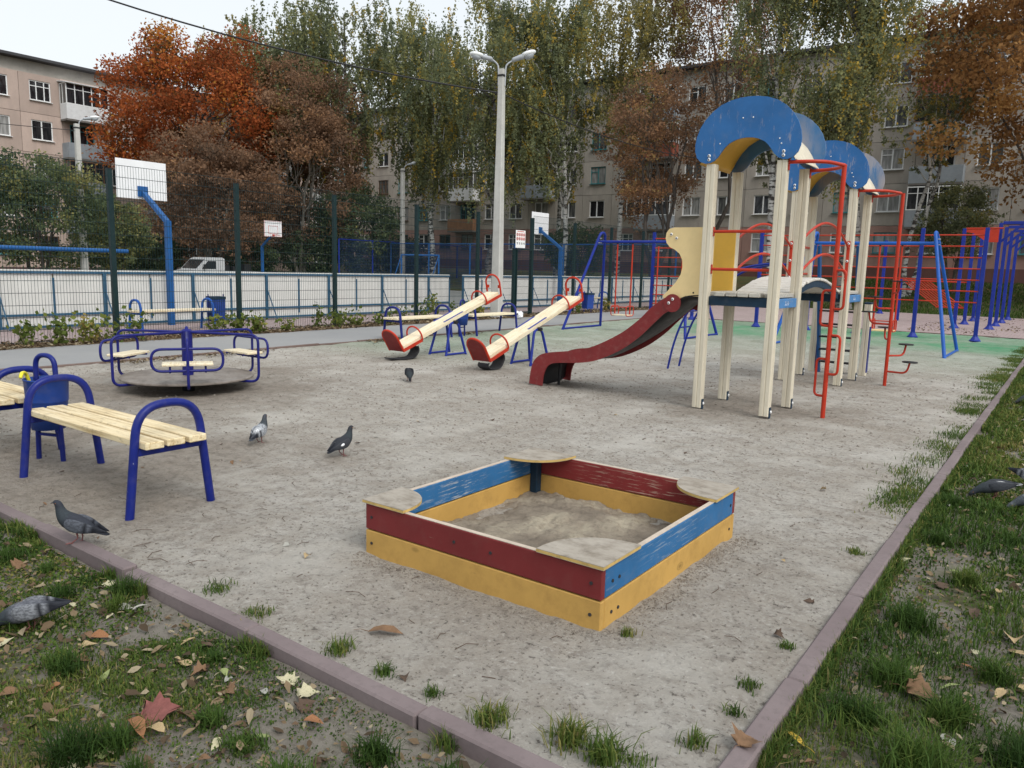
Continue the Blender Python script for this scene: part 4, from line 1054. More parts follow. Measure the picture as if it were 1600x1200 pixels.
PW, PH = 2.66, 2.6
def apartment(label, loc, rz, bays, base_z, top_sill, balc, wall_mat, low_mat, balcony_style, depth=12.0, seed=3):
    """local x runs along the facade, front faces local -y; sills counted down from the top floor"""
    rnd = random.Random(seed)
    t = thing('apartment_block', label, 'building', loc, rz)
    n0, n1 = bays; xa, xb = n0 * PW - PW / 2, (n1 + 1) * PW - PW / 2
    roof_z = top_sill + 2.55; low = top_sill - 4 * PH - .85
    MB().box(((xa + xb) / 2, depth / 2 + .16, (roof_z + base_z) / 2 - .5), (xb - xa - .02, depth, roof_z - base_z + 1.0)).build('wall_core', 'seam', t)
    MB().box(((xa + xb) / 2, depth / 2 - .1, roof_z + .10), (xb - xa + .6, depth + .9, .2), .02).build('roof', 'roof_dark', t)
    MB().box(((xa + xb) / 2, .05, (low + base_z) / 2 - .4), (xb - xa - .01, .34, low - base_z + .8), .01).build('plinth', 'plinth_red', t)
    def panel(ow, oh, mat):     # opening ow x oh, sill .85 above panel base
        b = MB(); W, H = PW - .025, PH - .025; s = .85; th = .22
        if ow == 0: b.box((0, 0, H / 2), (W, th, H), .006)
        else:
            q = (W - ow) / 2
            b.box((-ow / 2 - q / 2, 0, H / 2), (q, th, H)); b.box((ow / 2 + q / 2, 0, H / 2), (q, th, H))
            b.box((0, 0, s / 2), (ow, th, s)); b.box((0, 0, (s + oh + H) / 2), (ow, th, H - s - oh))
        return b.mesh('wall_panel', mat)
    OW, OH = 1.36, 1.32
    pms = {k: panel(OW, OH, wall_mat) for k in ('a',)}; pml = panel(OW, OH, low_mat); pmb = panel(1.7, 1.35, wall_mat)
    def frame(kind, mat, ow=OW, oh=OH):
        b = MB(); f = .07
        b.box((0, 0, f / 2), (ow, .07, f)); b.box((0, 0, oh - f / 2), (ow, .07, f))
        for x in (-ow / 2 + f / 2, ow / 2 - f / 2): b.box((x, 0, oh / 2), (f, .07, oh - 2 * f - .004))
        if kind == 0: b.box((-.02, -.006, oh / 2), (.08, .07, oh - 2 * f - .004))
        elif kind == 1:
            b.box((.0, -.006, oh / 2), (.08, .07, oh - 2 * f - .004)); b.box((-ow / 4 + .0, -.012, oh * .70), (ow / 2 - .1, .05, .05))
        else:
            b.box((-ow / 6, -.006, oh / 2), (.06, .07, oh - 2 * f - .004)); b.box((ow / 5, -.006, oh / 2), (.06, .07, oh - 2 * f - .004)); b.box((0, -.012, oh * .72), (ow - .15, .05, .05))
        b.box((0, -.13, -.02), (ow + .1, .20, .03))
        return b.mesh('window', mat)
    fr = [frame(k, m) for m in ('frame_white', 'frame_white', 'frame_teal', 'frame_brown') for k in (0, 1, 2)]
    pn = [MB().box((0, .01, OH / 2), (OW - .12, .02, OH - .12)).mesh('pane', m) for m in ('pane_dark', 'pane_mid', 'pane_curtain')]
    def balcony(x, z, style, w=2.9):
        par, frm, full = style
        d = 1.0
        b = MB().box((0, -d / 2 - .1, -.06), (w, d, .12)).build('balcony', 'slab_dark', t, (x, 0, z))
        MB().box((0, -d - .08, .50), (w, .05, 1.0), .006).build('parapet', par, b)
        for s in (-1, 1): MB().box((s * (w / 2 - .025), -d / 2 - .1, .50), (.05, d - .08, 1.0), .006).build('side_parapet', par, b)
        if frm:
            g = MB(); zt = 2.38; z0_ = 1.03
            g.box((0, -d - .08, z0_), (w, .06, .06)); g.box((0, -d - .08, zt), (w, .06, .07)); g.box((0, -d - .085, 2.0), (w - .1, .05, .04))
            for k in range(6): g.box((-w / 2 + .03 + (w - .06) * k / 5, -d - .08, (z0_ + zt) / 2), (.06, .055, zt - z0_ - .07))
            for s in (-1, 1):
                for y in (-.15, -d * .55): g.box((s * (w / 2 - .03), y, (z0_ + zt) / 2), (.05, .05, zt - z0_))
                g.box((s * (w / 2 - .03), -d / 2 - .1, zt), (.05, d - .1, .06)); g.box((s * (w / 2 - .03), -d / 2 - .1, z0_), (.05, d - .1, .05))
            g.build('glazing_frame', frm, b)
            pk = rnd.choice(('pane_dark', 'pane_mid', 'pane_dark'))
            MB().box((0, -d - .075, (z0_ + zt) / 2), (w - .1, .015, zt - z0_ - .06)).build('pane', pk, b)
            for s in (-1, 1): MB().box((s * (w / 2 - .035), -d / 2 - .1, (z0_ + zt) / 2), (.012, d - .14, zt - z0_ - .06)).build('pane', 'pane_mid', b)
            if full: MB().box((0, -d / 2 - .2, zt + .10), (w + .2, d + .3, .06), rot=Matrix.Rotation(R(8), 3, 'X')).build('canopy', 'parapet_white', b)
    for k in range(n0, n1 + 1):
        for f in range(5):
            sill = top_sill - f * PH; pz = sill - .85; x = k * PW
            isb = balc(k, f)
            pm = pml if f == 4 else (pmb if isb else pms['a'])
            inst('wall_panel', pm, t, (x, .04, pz))
            if not isb:
                ft = rnd.choices(range(12), [4, 4, 1, 4, 4, 1, 1, 2, 2, 1, 1, 2])[0]
                w_ = inst('window', fr[ft], t, (x, .02, sill)); inst('pane', rnd.choices(pn, [3, 4, 4])[0], w_)
            else:
                w_ = inst('window', fr[rnd.choice((2, 5, 8))], t, (x, .02, sill), (0, 0, 0), (1.25, 1, 1.02)); inst('pane', pn[0], w_)
                balcony(x, sill - 1.0, balcony_style(k, f))
    return t
def back_balc(k, f): return (k % 7 == 1 and f < 4) or (k == -10 and f in (1, 2)) 
styles = {0: ('parapet_grey', 'frame_white', False), 1: ('parapet_grey', 'frame_brown', False), 2: ('parapet_white', 'frame_white', True), 3: ('parapet_red', 'frame_white', False), 4: ('parapet_grey', None, False), 5: ('parapet_rust', None, False)}
def back_style(k, f):
    if k == 1: return styles[[3, 1, 4, 0][f]]
    if k == -6: return styles[[0, 3, 5, 0][f]]
    if k == -13: return styles[[1, 2, 2, 5][f]]
    return styles[(k * 3 + f * 5) % 6]
apartment('long five-storey panel apartment block behind the birches with pink ground floor', (-10.4, 54.5, 0), 0, (-21, 9), 1.2, 13.42, back_balc, 'panel_beige', 'panel_pink', back_style)
def left_style(k, f): return styles[[2, 4, 1, 4][f]]
apartment('five-storey panel apartment block at upper left with white glazed top balcony', (-58.8, 25.1, 0), R(90), (-8, 12), -.1, 11.9, lambda k, f: k % 6 == 1 and f < 4, 'panel_rose', 'panel_rose', left_style, 12, 11)
# dish aerial on the long block
t = thing('satellite_dish', 'white satellite dish on the long block wall behind the leaning birch', 'satellite dish', (-36.2, 54.2, 10.7))
MB().lathe([(0, -.12), (.2, -.10), (.38, -.04), (.5, .03), (.51, .04), (.38, -.02), (.2, -.08), (0, -.10)], n=24).build('reflector', 'backboard_white', t).rotation_euler = (R(62), 0, R(-20))
MB().tube([(0, .2, -.1), (0, -.06, -.05)], .025, 8).build('mount', 'lamp_grey', t)
MB().tube([(0, -.02, -.4), (.1, -.5, .12)], .015, 8).build('feed_arm', 'lamp_grey', t)
# ------------------------------------------------------------------ trees
def mat_leaf(name, stops, rough=.6, trans=.35):
    m, nt, p = new_mat(name); at = nt.nodes.new('ShaderNodeAttribute'); at.attribute_name = 'tone'
    c = _ramp(nt, at.outputs['Fac'], stops); nt.links.new(c, p.inputs['Base Color']); p.inputs['Roughness'].default_value = rough
    p.inputs['Specular IOR Level'].default_value = .08
    tr = nt.nodes.new('ShaderNodeBsdfTranslucent'); nt.links.new(c, tr.inputs['Color'])
    mx = nt.nodes.new('ShaderNodeMixShader'); mx.inputs[0].default_value = trans
    nt.links.new(p.outputs[0], mx.inputs[1]); nt.links.new(tr.outputs[0], mx.inputs[2])
    nt.links.new(mx.outputs[0], [n for n in nt.nodes if n.type == 'OUTPUT_MATERIAL'][0].inputs['Surface'])
mat_leaf('leaf_maple', [(0, (.10, .075, .03)), (.3, (.21, .08, .03)), (.6, (.37, .095, .032)), (.85, (.46, .135, .038)), (1, (.52, .25, .05))], trans=.4)
mat_leaf('leaf_brown', [(0, (.10, .075, .055)), (.4, (.23, .14, .09)), (.7, (.33, .195, .115)), (.9, (.42, .22, .105)), (1, (.45, .32, .13))], trans=.45)
mat_leaf('leaf_copper', [(0, (.14, .08, .04)), (.35, (.30, .155, .062)), (.7, (.45, .24, .09)), (1, (.58, .35, .13))], trans=.45)
mat_leaf('leaf_birch', [(0, (.11, .135, .085)), (.4, (.20, .225, .125)), (.65, (.27, .28, .125)), (.82, (.38, .33, .11)), (.93, (.48, .34, .07)), (1, (.54, .35, .06))], trans=.45)
mat_leaf('leaf_birch_yellow', [(0, (.15, .15, .085)), (.35, (.25, .235, .11)), (.65, (.36, .31, .12)), (1, (.50, .37, .09))], trans=.45)
mat_leaf('leaf_dark', [(0, (.045, .065, .038)), (.5, (.105, .14, .072)), (.85, (.18, .205, .09)), (1, (.3, .27, .1))], trans=.4)
mat_leaf('leaf_weed', [(0, (.07, .10, .025)), (.5, (.13, .17, .04)), (.85, (.25, .26, .06)), (1, (.32, .24, .08))])
def mat_bark(name, c1, c2, birch=False):
    m, nt, p = new_mat(name); v = coord(nt)
    if birch:
        n = _noise(nt, v, 1.0, 4, .6, (2.2, 2.2, 7)); n2 = _noise(nt, v, .7, 3, .5)
        c = _ramp(nt, n, [(.44, c2), (.50, c1)]); c = _mix(nt, _ramp(nt, n2, [(.5, _g(0)), (.7, _g(.7))]), c, (.09, .08, .07))
    else:
        n = _noise(nt, v, 3, 6, .7, (4, 4, .7)); c = _ramp(nt, n, [(.35, c1), (.65, c2)])
    nt.links.new(c, p.inputs['Base Color']); p.inputs['Roughness'].default_value = .9; bump(nt, p, n, .5, .03)
mat_bark('bark_birch', (.50, .49, .46), (.05, .045, .04), True)
mat_bark('bark_birch_dark', (.20, .19, .175), (.045, .04, .036), True)
mat_bark('bark_dark', (.05, .042, .035), (.12, .10, .085))
mat_bark('bark_grey', (.14, .125, .105), (.24, .215, .18))

def rand_unit(n, g):
    v = g.normal(size=(n, 3)); return v / np.linalg.norm(v, axis=1, keepdims=True)
def leaf_mesh(name, P, size, tone, mat, g, droop=0.0, aspect=.62):
    """rhombic leaves at points P with random facing"""
    n = len(P); a = rand_unit(n, g)
    if droop: a = a * (1 - droop) + np.array([0, 0, -1.0]) * droop; a /= np.linalg.norm(a, axis=1, keepdims=True)
    b = np.cross(a, rand_unit(n, g)); b /= np.linalg.norm(b, axis=1, keepdims=True) + 1e-9
    s = (size * g.uniform(.6, 1.35, n))[:, None]
    V = np.empty((n, 4, 3)); V[:, 0] = P - a * s * .5; V[:, 1] = P + b * s * .5 * aspect; V[:, 2] = P + a * s * .5; V[:, 3] = P - b * s * .5 * aspect
    F = np.arange(n * 4).reshape(n, 4)
    return np_mesh(name, V.reshape(-1, 3), F, mat, False, {'tone': np.clip(tone, 0, 1)})

def bent(p0, p1, g, n=6, up=.15, jit=.06):
    p0, p1 = np.array(p0), np.array(p1); L = np.linalg.norm(p1 - p0); out = []
    for k in range(n + 1):
        u = k / n; q = p0 + (p1 - p0) * u + np.array([0, 0, 1]) * up * L * math.sin(math.pi * u)
        if 0 < k < n: q = q + g.normal(size=3) * jit * L * .5
        out.append(q)
    return out

def tree(label, x, y, h, r0, bark, leaf, crown, nleaf, lsize, style='broad', seed=1, lean=(0, 0), stems=1, group=None, tone=(.45, .16), yellow=.0, name='tree', trunk_top=.85, gap=.0):
    """crown = (dx, dy, cz, rx, rz): centre offset, centre height above the foot, radii"""
    g = np.random.default_rng(seed); z0 = float(terrain_z(np.array(x), np.array(y)))
    t = thing(name, label, 'tree', (x, y, z0), 0, group)
    dx, dy, cz, rx, rz = crown; tr = MB(); tips = []
    C = np.array([dx, dy, cz])
    trunks = []
    for s in range(stems):
        a = 2 * math.pi * s / max(1, stems) + seed; sp = 0 if stems == 1 else .28
        top = np.array([lean[0] + dx * .6 + sp * rx * math.cos(a) * 1.3, lean[1] + dy * .6 + sp * rx * math.sin(a) * 1.3, h * trunk_top * g.uniform(.9, 1.0)])
        base = np.array([sp * .35 * math.cos(a), sp * .35 * math.sin(a), -.25])
        pts = bent(base, top, g, 9, 0, .018); rs = [r0 * (1.25 if k == 0 else 1) * (1 - .86 * (k / 9)) / (1 if stems == 1 else 1.5) for k in range(10)]
        tr.tube([tuple(p) for p in pts], rs, 9); trunks.append((pts, rs))
    strands = []
    nl = 30 if style == 'weep' else 22
    for i in range(nl):
        pts, rs = trunks[i % stems]; u = g.uniform(.28, .97) if style == 'weep' else g.uniform(.30, .95)
        k = u * 9; k0 = int(k); p = pts[k0] * (1 - (k - k0)) + pts[min(9, k0 + 1)] * (k - k0); rr = rs[k0] * .45
        d = rand_unit(1, g)[0]; d[2] = abs(d[2]) * (.9 if style == 'weep' else .8) + .15; d /= np.linalg.norm(d)
        e = C + d * np.array([rx, rx, rz]) * g.uniform(.65, .95)
        if style == 'weep': e[2] = max(p[2] + g.uniform(.3, 2.2), min(e[2], p[2] + rx * 1.1))
        lp = bent(p, e, g, 7, .10, .05)
        tr.tube([tuple(q) for q in lp], [max(.012, rr * (1 - .85 * j / 7)) for j in range(8)], 5)
        tips.append(lp)
    tr.build('trunk', bark, t)
    if style == 'weep':
        per = 30; ns = nleaf // per; P = []; T = []; A = []
        for lp in tips:                      # anchor points: along the limbs, and twigs between them
            for u in (.35, .55, .75, .9, 1.0): k0 = min(6, int(u * 7)); A.append(lp[k0] * (1 - (u * 7 - k0)) + lp[k0 + 1] * (u * 7 - k0))
        for i in range(40):
            d_ = rand_unit(1, g)[0]; d_[2] = d_[2] * .75 + .15; A.append(C + d_ * np.array([rx, rx, rz]) * g.uniform(.4, .95) ** .6)
        A = np.array(A); at_ = g.normal(tone[0], tone[1], len(A)); wgt = g.uniform(.1, 1.0, len(A)) ** 1.5; wgt /= wgt.sum()
        for i in range(ns):
            j = int(g.choice(len(A), p=wgt)); p = A[j] + g.normal(size=3) * np.array([.36, .36, .35]) * (rx / 3.4)
            L = g.uniform(.3, 2.3) * min(1.3, rx / 2.8); zmin = cz - rz
            L = max(.25, min(L, p[2] - zmin))
            sw = g.normal(size=2) * .2; s_ = np.sort(g.uniform(0, 1, per) ** .8)
            q = np.stack([p[0] + sw[0] * s_ + g.normal(size=per) * .07, p[1] + sw[1] * s_ + g.normal(size=per) * .07, p[2] - L * s_], -1)
            tn = at_[j] + g.normal() * .07 + .10 * (s_ - .5)
            if g.random() < yellow: tn = tn * 0 + g.uniform(.74, 1.0)
            P.append(q); T.append(tn + g.normal(size=per) * .07)
        P = np.concatenate(P); T = np.concatenate(T)
        me = leaf_mesh('crown', P, lsize, T, leaf, g, .45)
    else:
        M = 150; D = rand_unit(M, g); rad = g.uniform(.25, 1.0, M) ** .45
        rad = rad * (.80 + .38 * np.array([vnoise(np.array(d[0] * 2.2 + 9 + seed), np.array(d[1] * 2.2 + d[2] * 1.7 + 5), seed) for d in D]).ravel())
        cc = C + D * rad[:, None] * np.array([rx, rx, rz]) * .84
        for lp in tips[:]:
            cc = np.concatenate([cc, np.array(lp[-1:])]); 
        M = len(cc); per = nleaf // M; P = []; T = []
        for c in cc:
            cr = rx * g.uniform(.13, .27); n = int(per * g.uniform(.5, 1.5))
            q = c + rand_unit(n, g) * (g.uniform(0, 1, n) ** .5)[:, None] * np.array([cr, cr, cr * .7])
            P.append(q); T.append(np.full(n, g.normal(*tone)) + g.normal(size=n) * .12)
        P = np.concatenate(P); T = np.concatenate(T); keep = P[:, 2] > .2
        me = leaf_mesh('crown', P[keep], lsize, T[keep], leaf, g)
    inst('crown', me, t)
    return t

# behind the court, left part
tree('broad maple with bright orange-red autumn crown', -49.4, 30.8, 15.8, .36, 'bark_dark', 'leaf_maple', (0, 0, 10.7, 7.3, 6.3), 60000, .2, seed=2, tone=(.52, .22), name='maple_tree')
tree('tall brown hornbeam with several grey stems right of the maple', -43.2, 34.3, 14.6, .22, 'bark_grey', 'leaf_brown', (0, 0, 8.2, 5.2, 7.4), 46000, .17, seed=3, stems=4, tone=(.55, .15))
tree('lower brown hornbeam in front of the maple', -43.0, 27.6, 9.6, .2, 'bark_grey', 'leaf_brown', (0, 0, 5.2, 4.9, 4.6), 34000, .17, seed=5, stems=3, tone=(.48, .15))
tree('round dark green bush tree at far left behind the court', -40.0, 16.6, 6.6, .15, 'bark_dark', 'leaf_dark', (0, 0, 3.5, 3.7, 3.2), 24000, .15, seed=6, stems=3, tone=(.62, .18))
tree('small olive bush behind the left hoop', -40.3, 20.4, 4.6, .1, 'bark_dark', 'leaf_dark', (0, 0, 2.6, 2.0, 2.2), 8000, .15, seed=7, stems=3, tone=(.8, .15))
tree('dark green spreading bush left of the slim lamp post', -41, 37.4, 7.4, .16, 'bark_dark', 'leaf_dark', (0, 0, 3.7, 3.6, 3.6), 20000, .17, seed=8, stems=3, tone=(.5, .15))
for i, (x, y, r_, h_) in enumerate([(-43.5, 12.5, 2.2, 1.7), (-45, 22.5, 2.4, 1.9), (-45.5, 25.2, 2.3, 1.6), (-42.2, 30.0, 1.9, 1.6), (-43.0, 35.0, 2.6, 2.0), (-40.8, 41.5, 2.3, 1.8)]):
    tree(['low dark shrub at the far left edge behind the court', 'low dark shrub left of the parked van', 'low dark shrub behind the parked van', 'low dark shrub right of the parked van', 'low dark shrub at the foot of the brown hornbeam', 'low dark shrub by the blue net fence'][i], x, y, h_ * 2.0, .08, 'bark_dark', 'leaf_dark', (0, 0, h_, r_, h_), 6000, .18, seed=40 + i, stems=3, tone=(.35, .15), group='shrubs behind the court', name='shrub')
tree('thin yellowing birch far behind the maple', -57, 38.5, 22.5, .22, 'bark_birch', 'leaf_birch_yellow', (0, 0, 15.0, 4.4, 7.6), 16000, .2, 'weep', 9, tone=(.55, .2), yellow=.2)
tree('tall green birch with dark trunk right of the maple', -42.9, 39.0, 22, .3, 'bark_birch_dark', 'leaf_birch', (-.8, -.6, 13.4, 5.6, 9.0), 46000, .18, 'weep', 10, tone=(.42, .15), yellow=.06)
tree('green birch with gaps in its crown between maple and hornbeam', -47.5, 37.6, 20.5, .26, 'bark_birch_dark', 'leaf_birch', (0, 0, 13.2, 5.0, 7.9), 32000, .18, 'weep', 11, tone=(.40, .14), yellow=.05)
# in front of the long block
tree('green birch behind the slim lamp post', -41.5, 45.5, 21, .22, 'bark_birch', 'leaf_birch', (0, 0, 13.6, 4.8, 8.2), 30000, .18, 'weep', 31, tone=(.45, .15), yellow=.07)
tree('slender birch with spotted trunk left of the tall lamp post', -36.6, 40.4, 20, .2, 'bark_birch', 'leaf_birch', (0, 0, 12.4, 3.9, 8.0), 30000, .17, 'weep', 12, tone=(.48, .15), yellow=.08)
tree('dense weeping birch right behind the tall lamp post', -30.6, 39.6, 20.5, .26, 'bark_birch_dark', 'leaf_birch', (.4, 0, 11.2, 4.4, 9.6), 46000, .16, 'weep', 13, tone=(.44, .17), yellow=.14)
tree('birch with white trunk leaning to the left', -25.3, 40.6, 19.5, .19, 'bark_birch', 'leaf_birch', (-1.0, -.7, 12.9, 3.3, 7.6), 27000, .16, 'weep', 14, (-.9, -.65), tone=(.5, .17), yellow=.16)
tree('birch with straight white trunk next to the brown tree', -23.2, 42.6, 20.5, .18, 'bark_birch', 'leaf_birch_yellow', (0.4, .2, 15.6, 4.0, 6.4), 24000, .17, 'weep', 15, tone=(.42, .18), yellow=.12)
tree('brown leafed tree with dark forked trunk left of the tower', -18.7, 38.6, 11.8, .24, 'bark_dark', 'leaf_brown', (0, 0, 7.9, 3.4, 4.8), 20000, .13, seed=16, stems=2, tone=(.62, .16))
tree('tall thin brown tree above the first blue roof', -17.6, 44.4, 20, .24, 'bark_dark', 'leaf_brown', (0, 0, 15.4, 4.6, 6.2), 22000, .15, seed=17, stems=2, tone=(.5, .18))
tree('green birch between the leaning birch and the long block', -30.5, 47.0, 21, .2, 'bark_birch', 'leaf_birch', (0, 0, 15.5, 4.0, 6.2), 16000, .18, 'weep', 25, tone=(.40, .15), yellow=.08)
tree('big weeping birch with dark trunk above the second roof', -8.8, 38.4, 21, .34, 'bark_birch_dark', 'leaf_birch', (-1.1, -.6, 12.8, 3.7, 8.0), 46000, .14, 'weep', 18, tone=(.44, .15), yellow=.15)
tree('weeping birch with pale trunk behind the tower roofs', -12.4, 38.0, 20, .2, 'bark_birch', 'leaf_birch', (0, 0, 13.6, 3.2, 6.6), 24000, .14, 'weep', 19, tone=(.40, .13), yellow=.06)
tree('sparse birch with black and white forked trunk at the block corner', -7.3, 44.6, 17, .19, 'bark_birch', 'leaf_birch', (.6, .4, 13.6, 2.9, 4.4), 13000, .13, 'weep', 20, (1.1, .6), stems=2, tone=(.45, .18), yellow=.2)
tree('copper brown chestnut with three stems at the right edge', -1.4, 43.4, 16.5, .30, 'bark_dark', 'leaf_copper', (.3, -.6, 11.0, 7.0, 7.4), 40000, .21, seed=21, stems=3, tone=(.5, .18), name='chestnut_tree')
tree('green bush tree in front of the glazed ground balcony', -5.4, 46.0, 5.6, .12, 'bark_dark', 'leaf_birch', (0, 0, 3.4, 2.3, 2.3), 13000, .12, seed=22, stems=3, tone=(.45, .12))
tree('dark green shrub below the leaning birch', -26.8, 43.5, 4.4, .1, 'bark_dark', 'leaf_dark', (0, 0, 2.2, 2.6, 2.0), 9000, .14, seed=23, stems=3, tone=(.5, .14))
tree('copper tree beyond the right edge of the block', 6.5, 44, 15, .3, 'bark_dark', 'leaf_copper', (0, 0, 10, 4.8, 5.2), 12000, .24, seed=24, stems=2, tone=(.5, .18))
wire('black cable sagging from the tall lamp post to upper left', (LP.x, LP.y, 6.35), (-30.0, 2.0, 12.6), 1.1, .022)
wire('black cable from the tall lamp post to the far right', (LP.x, LP.y, 6.35), (-13.2, 35.0, 6.6), .5, .018)
wire('thin cable from the left lamp post to the left', (-38.6, 18.0, 7.3), (-41.0, 2.0, 7.4), .25, .016)
# ------------------------------------------------------------------ van beyond the court
def van():
    t = thing('parked_truck', 'white parked pickup truck beyond the court, only its cab showing above the boards', 'truck', (-40.2, 26.0, -.20), R(-92))
    prof = [(2.3, .45), (2.38, .75), (2.25, .98), (1.62, 1.14), (1.02, 1.74), (.8, 1.82), (.05, 1.82), (-.08, 1.74), (-.1, 1.08), (-2.4, 1.05), (-2.42, .45)]
    MB().prism(prof, -.86, .86, 'y').build('body', 'van_white', t)
    MB().prism([(1.56, 1.17), (1.08, 1.66), (1.02, 1.66), (1.5, 1.17)], -.74, .74, 'y').build('windscreen', 'glass_dark', t).location = (.035, 0, .035)
    for s in (-1, 1):
        MB().prism([(1.32, 1.18), (.94, 1.62), (.45, 1.62), (.45, 1.18)], s * .855, s * .872, 'y').build('side_window', 'glass_dark', t)
        for x in (1.5, -1.55):
            w = MB().cyl((x, s * .68, .33), (x, s * .88, .33), .33, 18).build('wheel', 'rubber', t); MB().cyl((x, s * .885, .33), (x, s * .89, .33), .19, 12).build('rim', 'steel', w)
        MB().box((2.3, s * .65, .82), (.1, .3, .16), .02).build('headlight', 'lamp_cover', t)
        MB().box((1.2, s * .98, 1.3), (.08, .2, .26), .02).build('mirror', 'plastic_black', t)
    for i, (x, h) in enumerate(((-.5, .35), (-1.1, .28), (-1.8, .42))):
        MB().box((x, .1 * i - .1, 1.06 + h / 2), (.45, .9, h), .03).build('load', 'plastic_black', t)
van()

# ------------------------------------------------------------------ grass
mat_leaf('grass', [(0, (.03, .062, .015)), (.35, (.068, .122, .026)), (.65, (.135, .175, .04)), (.85, (.25, .215, .07)), (1, (.37, .30, .14))], .5, .3)
mat_leaf('leaf_crumb', [(0, (.06, .045, .03)), (.4, (.14, .095, .06)), (.75, (.24, .18, .11)), (1, (.34, .29, .2))], .8, .1)
def blades(P, h, w, tone, g, lean=.5):
    """two-segment bending blades: quad + quad tapering to the tip"""
    n = len(P); a = g.uniform(0, 2 * math.pi, n); d = np.stack([np.cos(a), np.sin(a), np.zeros(n)], -1); s = np.stack([-np.sin(a), np.cos(a), np.zeros(n)], -1)
    ln = (g.uniform(.1, 1.0, n) * lean)[:, None]; H = h[:, None]; Wd = w[:, None]; up = np.array([0, 0, 1.0])
    m = P + up * H * .55 + d * H * ln * .35; tp = P + up * H * (1 - .35 * ln) + d * H * ln * 1.0
    V = np.stack([P - s * Wd / 2, P + s * Wd / 2, m + s * Wd * .42, m - s * Wd * .42, tp + s * Wd * .06, tp - s * Wd * .06], 1).reshape(-1, 3)
    b = (np.arange(n) * 6)[:, None]; F = np.concatenate([b + np.array([0, 1, 2, 3]), b + np.array([3, 2, 4, 5])], 1).reshape(-1, 4)
    return V, F, np.repeat(tone, 2)
def lawn_grass(label, n, xr, yr, zf, seed, mask_t, hmean, bias=None, tufts=0, tuft_area=None):
    g = np.random.default_rng(seed)
    x = g.uniform(*xr, n); y = g.uniform(*yr, n)
    if bias: y = yr[0] + (yr[1] - yr[0]) * g.uniform(0, 1, n) ** bias
    mk = fbm(x * 1.5, y * 1.5, seed + 1) * .6 + fbm(x * 6, y * 6, seed + 2) * .4
    keep = g.uniform(0, 1, n) < np.clip((mk - mask_t) * 7, 0.03, 1)
    x, y, mk = x[keep], y[keep], mk[keep]
    dist = np.hypot(x, y); h = hmean * g.uniform(.35, 1.3, len(x)) * (.5 + 1.6 * np.clip(mk - mask_t, 0, .4) / .25 * .6)
    w = .0042 * g.uniform(.6, 1.3, len(x)) * np.clip(dist / 3.0, .8, 3.0)
    tone = np.clip(.46 + (fbm(x * .9, y * .9, seed + 5) - .45) * 1.5 + g.normal(size=len(x)) * .15, 0, 1)
    parts = [blades(np.stack([x, y, zf(x, y) - .004], -1), h, w, tone, g, .9)]
    for i in range(tufts):
        tx, ty, tr_, th = (tuft_area[i] if i < len(tuft_area) else (g.uniform(*xr), yr[0] + (yr[1] - yr[0]) * g.uniform() ** (bias or 1), g.uniform(.03, .09), g.uniform(.05, .12)))
        k = int(260 * (tr_ / .06) ** 1.2); q = g.normal(size=(k, 2)) * tr_ * .5
        P = np.stack([tx + q[:, 0], ty + q[:, 1], zf(tx + q[:, 0], ty + q[:, 1]) - .004], -1)
        parts.append(blades(P, th * g.uniform(.5, 1.2, k), .0045 * g.uniform(.7, 1.3, k), np.clip(g.normal(.26, .14) + g.normal(size=k) * .1, 0, 1), g, 1.0))
    off = 0; VV = []; FF = []; TT = []
    for V, F, T in parts: VV.append(V); FF.append(F + off); TT.append(T); off += len(V)
    o = inst('grass', np_mesh('grass', np.concatenate(VV), np.concatenate(FF), 'grass', True, {'tone': np.concatenate(TT)}))
    tag(o, label, 'grass', kind='stuff'); return o
lz = lambda x, y: lawn_z(np.asarray(x), np.asarray(y)); lz2 = lambda x, y: lawn_z(np.asarray(x), np.asarray(y)) + .004
TL = [(-2.35, .98, .07, .13), (-1.72, 1.28, .07, .11), (-1.95, 1.02, .05, .09), (-1.62, 1.55, .06, .09), (-2.2, 1.35, .05, .07), (-2.9, 1.2, .05, .08), (-1.38, 1.6, .05, .07), (-2.55, 1.6, .04, .06), (-1.9, .8, .06, .08), (-3.6, 1.5, .06, .07)]
lawn_grass('patchy green grass on the front lawn left of the kerb', 170000, (-7.0, -.8), (.25, 1.74), lz, 41, .405, .036, None, 60, TL)
TR = [(-.25, 2.55, .10, .16), (-.42, 3.1, .08, .11), (-.2, 3.0, .07, .10), (-.45, 3.7, .09, .12), (-.3, 4.4, .07, .1), (-.1, 3.4, .06, .1), (-.5, 5.0, .07, .09), (-.35, 2.2, .06, .1), (-.5, 2.75, .06, .09), (0.02, 2.8, .08, .12)]
lawn_grass('green grass with tufts on the strip right of the kerb', 240000, (-.65, 2.0), (1.2, 23.5), lz2, 51, .335, .046, 1.9, 80, TR)
# tufts that grow on the sand side of the kerbs
g = np.random.default_rng(61); SP = []
for (x, y, r_, h_, k) in [(-1.43, 1.90, .06, .05, 260), (-1.16, 1.96, .05, .08, 260), (-1.03, 1.95, .05, .075, 240), (-2.18, 1.9, .05, .05, 150), (-1.92, 1.89, .035, .045, 90), (-1.68, 1.89, .03, .04, 70), (-3.05, 1.93, .06, .035, 130), (-2.7, 1.9, .06, .03, 130),
                       (-.80, 2.45, .03, .035, 60), (-.82, 2.65, .035, .04, 80), (-.80, 3.05, .03, .03, 90), (-.84, 2.2, .04, .05, 90), (-.83, 4.4, .05, .03, 120), (-1.36, 2.73, .03, .045, 60), (-.95, 2.0, .05, .03, 90)]:
    q = g.normal(size=(k, 2)) * r_ * .55; SP.append((np.stack([x + q[:, 0], y + q[:, 1], q[:, 0] * 0 - .002], -1), h_, g.uniform(.3, .6)))
